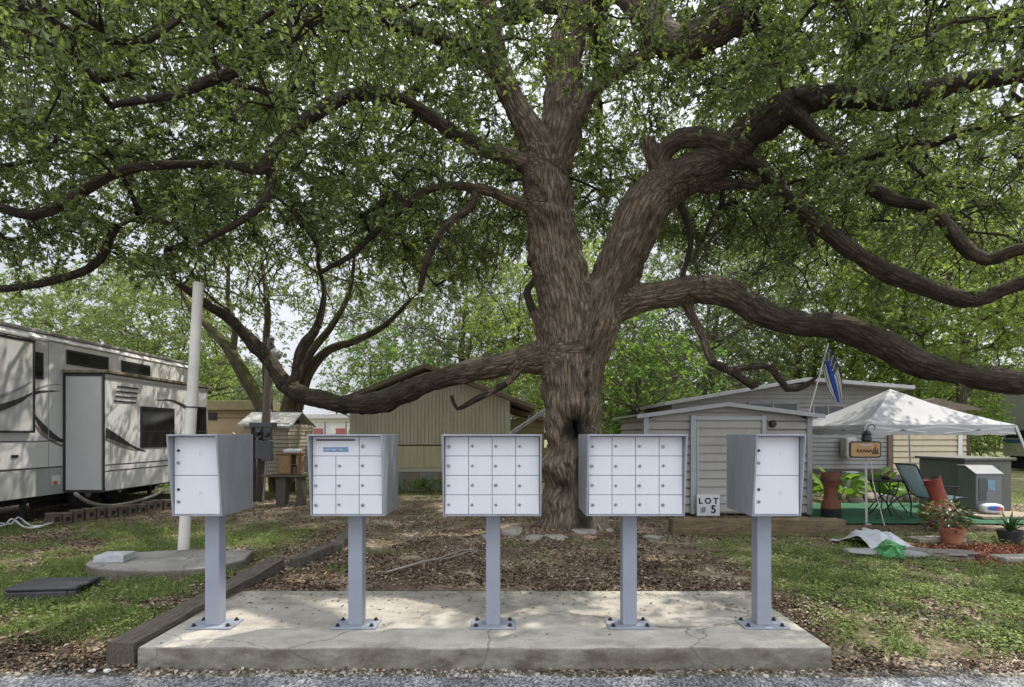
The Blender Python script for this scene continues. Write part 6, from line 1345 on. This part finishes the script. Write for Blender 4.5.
bg_ = thing('feed_bag', 'white bag with blue and red print lying at the foot of the see-through bin', 'bag', (9.6, 10.75, .1)); bcx = (992-512)/F*10.7
bm = bmesh.new(); bmesh.ops.create_icosphere(bm, subdivisions=3, radius=1); V = np.array([v.co[:] for v in bm.verts]); bm.free()
def ell(c, s, name, m, par, keep=None, infl=1.0, pw=.75):
    bm = bmesh.new(); bmesh.ops.create_icosphere(bm, subdivisions=4, radius=1)
    for v in bm.verts:
        q = np.sign(v.co[:])*np.abs(np.array(v.co[:]))**pw; v.co = q*np.array(s)*infl+np.array(c)-ORG[par]
    if keep is not None: bmesh.ops.delete(bm, geom=[f for f in bm.faces if not keep((np.array(f.calc_center_median())+ORG[par]-np.array(c))/np.array(s))], context='FACES')
    me = bpy.data.meshes.new(name); bm.to_mesh(me); bm.free(); me.polygons.foreach_set('use_smooth', np.ones(len(me.polygons), bool)); return obj(name, me, m, par)
cb_ = (bcx, 10.72, .175); sb = (.21, .12, .10)
sk = ell(cb_, sb, 'sack', mat('white sack', (.6, .6, .6), .5), bg_)
ell(cb_, sb, 'blue_print', mat('print blue', (.03, .10, .38), .5), sk, lambda q: q[1] < -.2 and ((q[0]+.15)/.6)**2+((q[2]-.15)/.45)**2 < 1, 1.02)
ell(cb_, sb, 'red_print', mat('print red', (.45, .03, .03), .5), sk, lambda q: q[1] < -.2 and ((q[0]-.3)/.35)**2+((q[2]+.0)/.3)**2 < 1, 1.04)
mb = MB()
for k in range(5): mb.box((8.7, 10.35+k*.15, .03), (9.95, 10.49+k*.15, .075))
pf = thing('wooden_platform', 'low wooden plank platform under the see-through bin', 'platform', (9.3, 10.7, 0)); mb.build('planks', mat('pale planks', (.30, .24, .17), .85, 0, .3, 6, stretch=(.6, 6, 6)), pf, bevel=.006)
mb = MB(); mb.box((8.78, 10.36, -.02), (8.86, 11.08, .029)); mb.box((9.8, 10.36, -.02), (9.88, 11.08, .029)); mb.build('bearer', M_tie, pf)
# grey utility cabinet, plants and stone border in front of the grey house
ux = thing('utility_cabinet', 'small pale grey utility cabinet against the skirting of the grey house', 'utility box', (P(853, 434, 15.4)[0], 15.4, 0)); c = ORG[ux]
mb = MB(); mb.box((c[0]-.17, 15.4, 0), (c[0]+.17, 15.65, .56)); mb.build('case', mat('pale grey', (.36, .39, .38), .6), ux, bevel=.015)
mb = MB(); mb.box((c[0]-.14, 15.388, .04), (c[0]+.14, 15.399, .50)); mb.build('door', mat('pale grey door', (.33, .36, .35), .6), ux)
mb = MB(); mb.box((c[0]+.30, 16.2, .9), (c[0]+.62, 16.55, 1.5)); o = mb.build('water_heater', mat('tank', (.4, .4, .38), .5), bevel=.06); tag(o, 'pale tank box fixed to the wall of the grey house, right of the utility cabinet', 'tank')
EARL = leaf_mat('broad leaf', [(.05, .13, .015), (.09, .2, .02), (.15, .28, .04)], .4, (.25, .4, .04), rough=.4)
for i, (px_, Y, n_, L_, sp, h_, lab) in enumerate([(838, 13.6, 26, .42, .38, .75, 'broad leaved bright green plant behind the wooden stand, left end of the bed'), (868, 14.2, 24, .32, .45, .5, 'low broad leaved plant in the bed, behind the canopy\'s front left leg'), (880, 14.4, 24, .34, .4, .62, 'broad leaved plant in the bed, between the canopy leg and the lawn chair'), (828, 14.2, 20, .4, .35, .8, 'broad leaved plant in the bed, close to the shed\'s right corner')]):
    c = np.array([(px_-512)/F*Y, Y, 0.]); pl_ = thing('garden_plant', lab, 'plant', c, 'broad leaved plants in front of the grey house'); leafobj('leaves', pl_, c, n_, L_, .6, sp, EARL, .15, h_, 80+i, .1)
bcol = [mat('border stone %d' % k, cc, .9, 0, .25, 6, bump=.5) for k, cc in enumerate(((.36, .33, .27), (.30, .26, .2), (.42, .4, .35)))]
for k in range(11): rock('border_stone', (8.15+k*.33, 13.35+random.uniform(-.1, .1), .08), (.19, .15, .15), bcol[k % 3], 'pale rounded stone in the border of the plant bed behind the canopy', 'stone', 'stones bordering the plant bed', 100+k, random.uniform(0, 3), .8)
# weeds by the beige house and other small tufts
TUFT = leaf_mat('tuft', [(.05, .11, .02), (.09, .18, .035), (.14, .25, .05)], .4, (.25, .4, .05), rough=.5)
for i, (px_, py_, n_, h_, sp, lab) in enumerate([(409, 492, 90, .36, .5, 'bright green weed clump at the skirting of the beige house, left of two'), (432, 492, 80, .34, .4, 'bright green weed clump at the skirting of the beige house, right of two'), (316, 484, 110, .36, .5, 'bright green weed clump behind the second mailbox, by the wooden cupboard'), (296, 486, 90, .4, .5, 'dark green weed clump beside the plank bench'), (150, 492, 80, .35, .5, 'green weed clump at the far end of the white trailer\'s slide-out'), (615, 437, 220, 2.2, .9, 'bright green shrub between the oak trunk and the grey shed')]):
    g = G(px_, max(py_, 478)); c = np.array([g[0], g[1], 0.]); t_ = thing('weed_clump' if i < 5 else 'shrub', lab, 'plant', c, 'weed clumps around the yard' if i < 5 else None)
    leafobj('leaves', t_, c, n_ if i < 5 else 900, .22 if i < 5 else .16, .3 if i < 5 else .5, sp, TUFT, .03, h_, 140+i, -.35 if i < 5 else .1)
# ------------------------------------------------------------------ camera, light
cam = bpy.data.cameras.new('camera'); co = bpy.data.objects.new('camera', cam); COL.objects.link(co)
co.location = (0, 0, EYE); co.rotation_euler = (R(90), 0, 0); cam.sensor_width = 36; cam.lens = F*36/1024; cam.shift_y = (HY-343.5)/1024; cam.clip_end = 1000; cam.clip_start = .05
sc.camera = co
SUN_EL, SUN_AZ = 60, 52          # azimuth measured from +Y towards +X
d = Vector((math.sin(R(SUN_AZ))*math.cos(R(SUN_EL)), math.cos(R(SUN_AZ))*math.cos(R(SUN_EL)), math.sin(R(SUN_EL))))
sun = bpy.data.lights.new('sun', 'SUN'); sun.energy = 5; sun.angle = R(.55); sun.color = (1, .94, .84)
so = bpy.data.objects.new('sun', sun); COL.objects.link(so); so.rotation_euler = d.to_track_quat('Z', 'Y').to_euler(); so.location = (0, 0, 30)
w = bpy.data.worlds.new('World'); sc.world = w; w.use_nodes = True; nt = w.node_tree; nt.nodes.clear()
bg = nt.nodes.new('ShaderNodeBackground'); sky = nt.nodes.new('ShaderNodeTexSky'); out = nt.nodes.new('ShaderNodeOutputWorld')
sky.sky_type = 'NISHITA'; sky.sun_disc = False; sky.sun_elevation = R(SUN_EL); sky.sun_rotation = R(SUN_AZ); sky.dust_density = 3.0; sky.air_density = 1.2
tc = nt.nodes.new('ShaderNodeTexCoord'); nz = nt.nodes.new('ShaderNodeTexNoise'); nz.inputs['Scale'].default_value = 2.2; nz.inputs['Detail'].default_value = 6
nt.links.new(tc.outputs['Generated'], nz.inputs['Vector'])
rp = nt.nodes.new('ShaderNodeValToRGB'); rp.color_ramp.elements[0].position = .30; rp.color_ramp.elements[1].position = .62; rp.color_ramp.elements[0].color = (.45, .45, .45, 1); rp.color_ramp.elements[1].color = (1, 1, 1, 1); nt.links.new(nz.outputs['Fac'], rp.inputs['Fac'])
mx = nt.nodes.new('ShaderNodeMixRGB'); nt.links.new(rp.outputs[0], mx.inputs['Fac']); nt.links.new(sky.outputs[0], mx.inputs['Color1']); mx.inputs['Color2'].default_value = (15, 15.6, 16.8, 1)
sx = nt.nodes.new('ShaderNodeSeparateXYZ'); nt.links.new(tc.outputs['Generated'], sx.inputs[0])
mr = nt.nodes.new('ShaderNodeMapRange'); mr.interpolation_type = 'SMOOTHSTEP'; mr.inputs['From Min'].default_value = .30; mr.inputs['From Max'].default_value = .85; mr.inputs['To Min'].default_value = .43; mr.inputs['To Max'].default_value = .95; nt.links.new(sx.outputs['Z'], mr.inputs['Value'])
m2 = nt.nodes.new('ShaderNodeMixRGB'); m2.blend_type = 'MULTIPLY'; m2.inputs['Fac'].default_value = 1; nt.links.new(mx.outputs[0], m2.inputs['Color1']); nt.links.new(mr.outputs[0], m2.inputs['Color2'])
mb_ = nt.nodes.new('ShaderNodeMapRange'); mb_.interpolation_type = 'SMOOTHSTEP'; mb_.inputs['From Min'].default_value = .0; mb_.inputs['From Max'].default_value = -.6; mb_.inputs['To Min'].default_value = 1; mb_.inputs['To Max'].default_value = 1.7; nt.links.new(sx.outputs['Y'], mb_.inputs['Value'])  # unseen sky behind the camera brightened as added fill for the mailbox fronts
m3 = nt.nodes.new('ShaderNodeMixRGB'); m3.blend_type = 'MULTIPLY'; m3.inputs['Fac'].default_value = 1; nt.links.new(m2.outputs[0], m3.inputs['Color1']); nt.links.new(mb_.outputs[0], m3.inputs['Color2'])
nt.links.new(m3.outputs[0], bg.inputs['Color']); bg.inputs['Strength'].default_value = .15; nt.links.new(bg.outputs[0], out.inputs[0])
sc.view_settings.view_transform = 'Standard'; sc.view_settings.look = 'None'; sc.view_settings.exposure = 0
sc.cycles.max_bounces = 8; sc.cycles.diffuse_bounces = 4; sc.cycles.transmission_bounces = 5; sc.cycles.transparent_max_bounces = 6; sc.cycles.use_denoising = True; sc.cycles.sample_clamp_indirect = 8
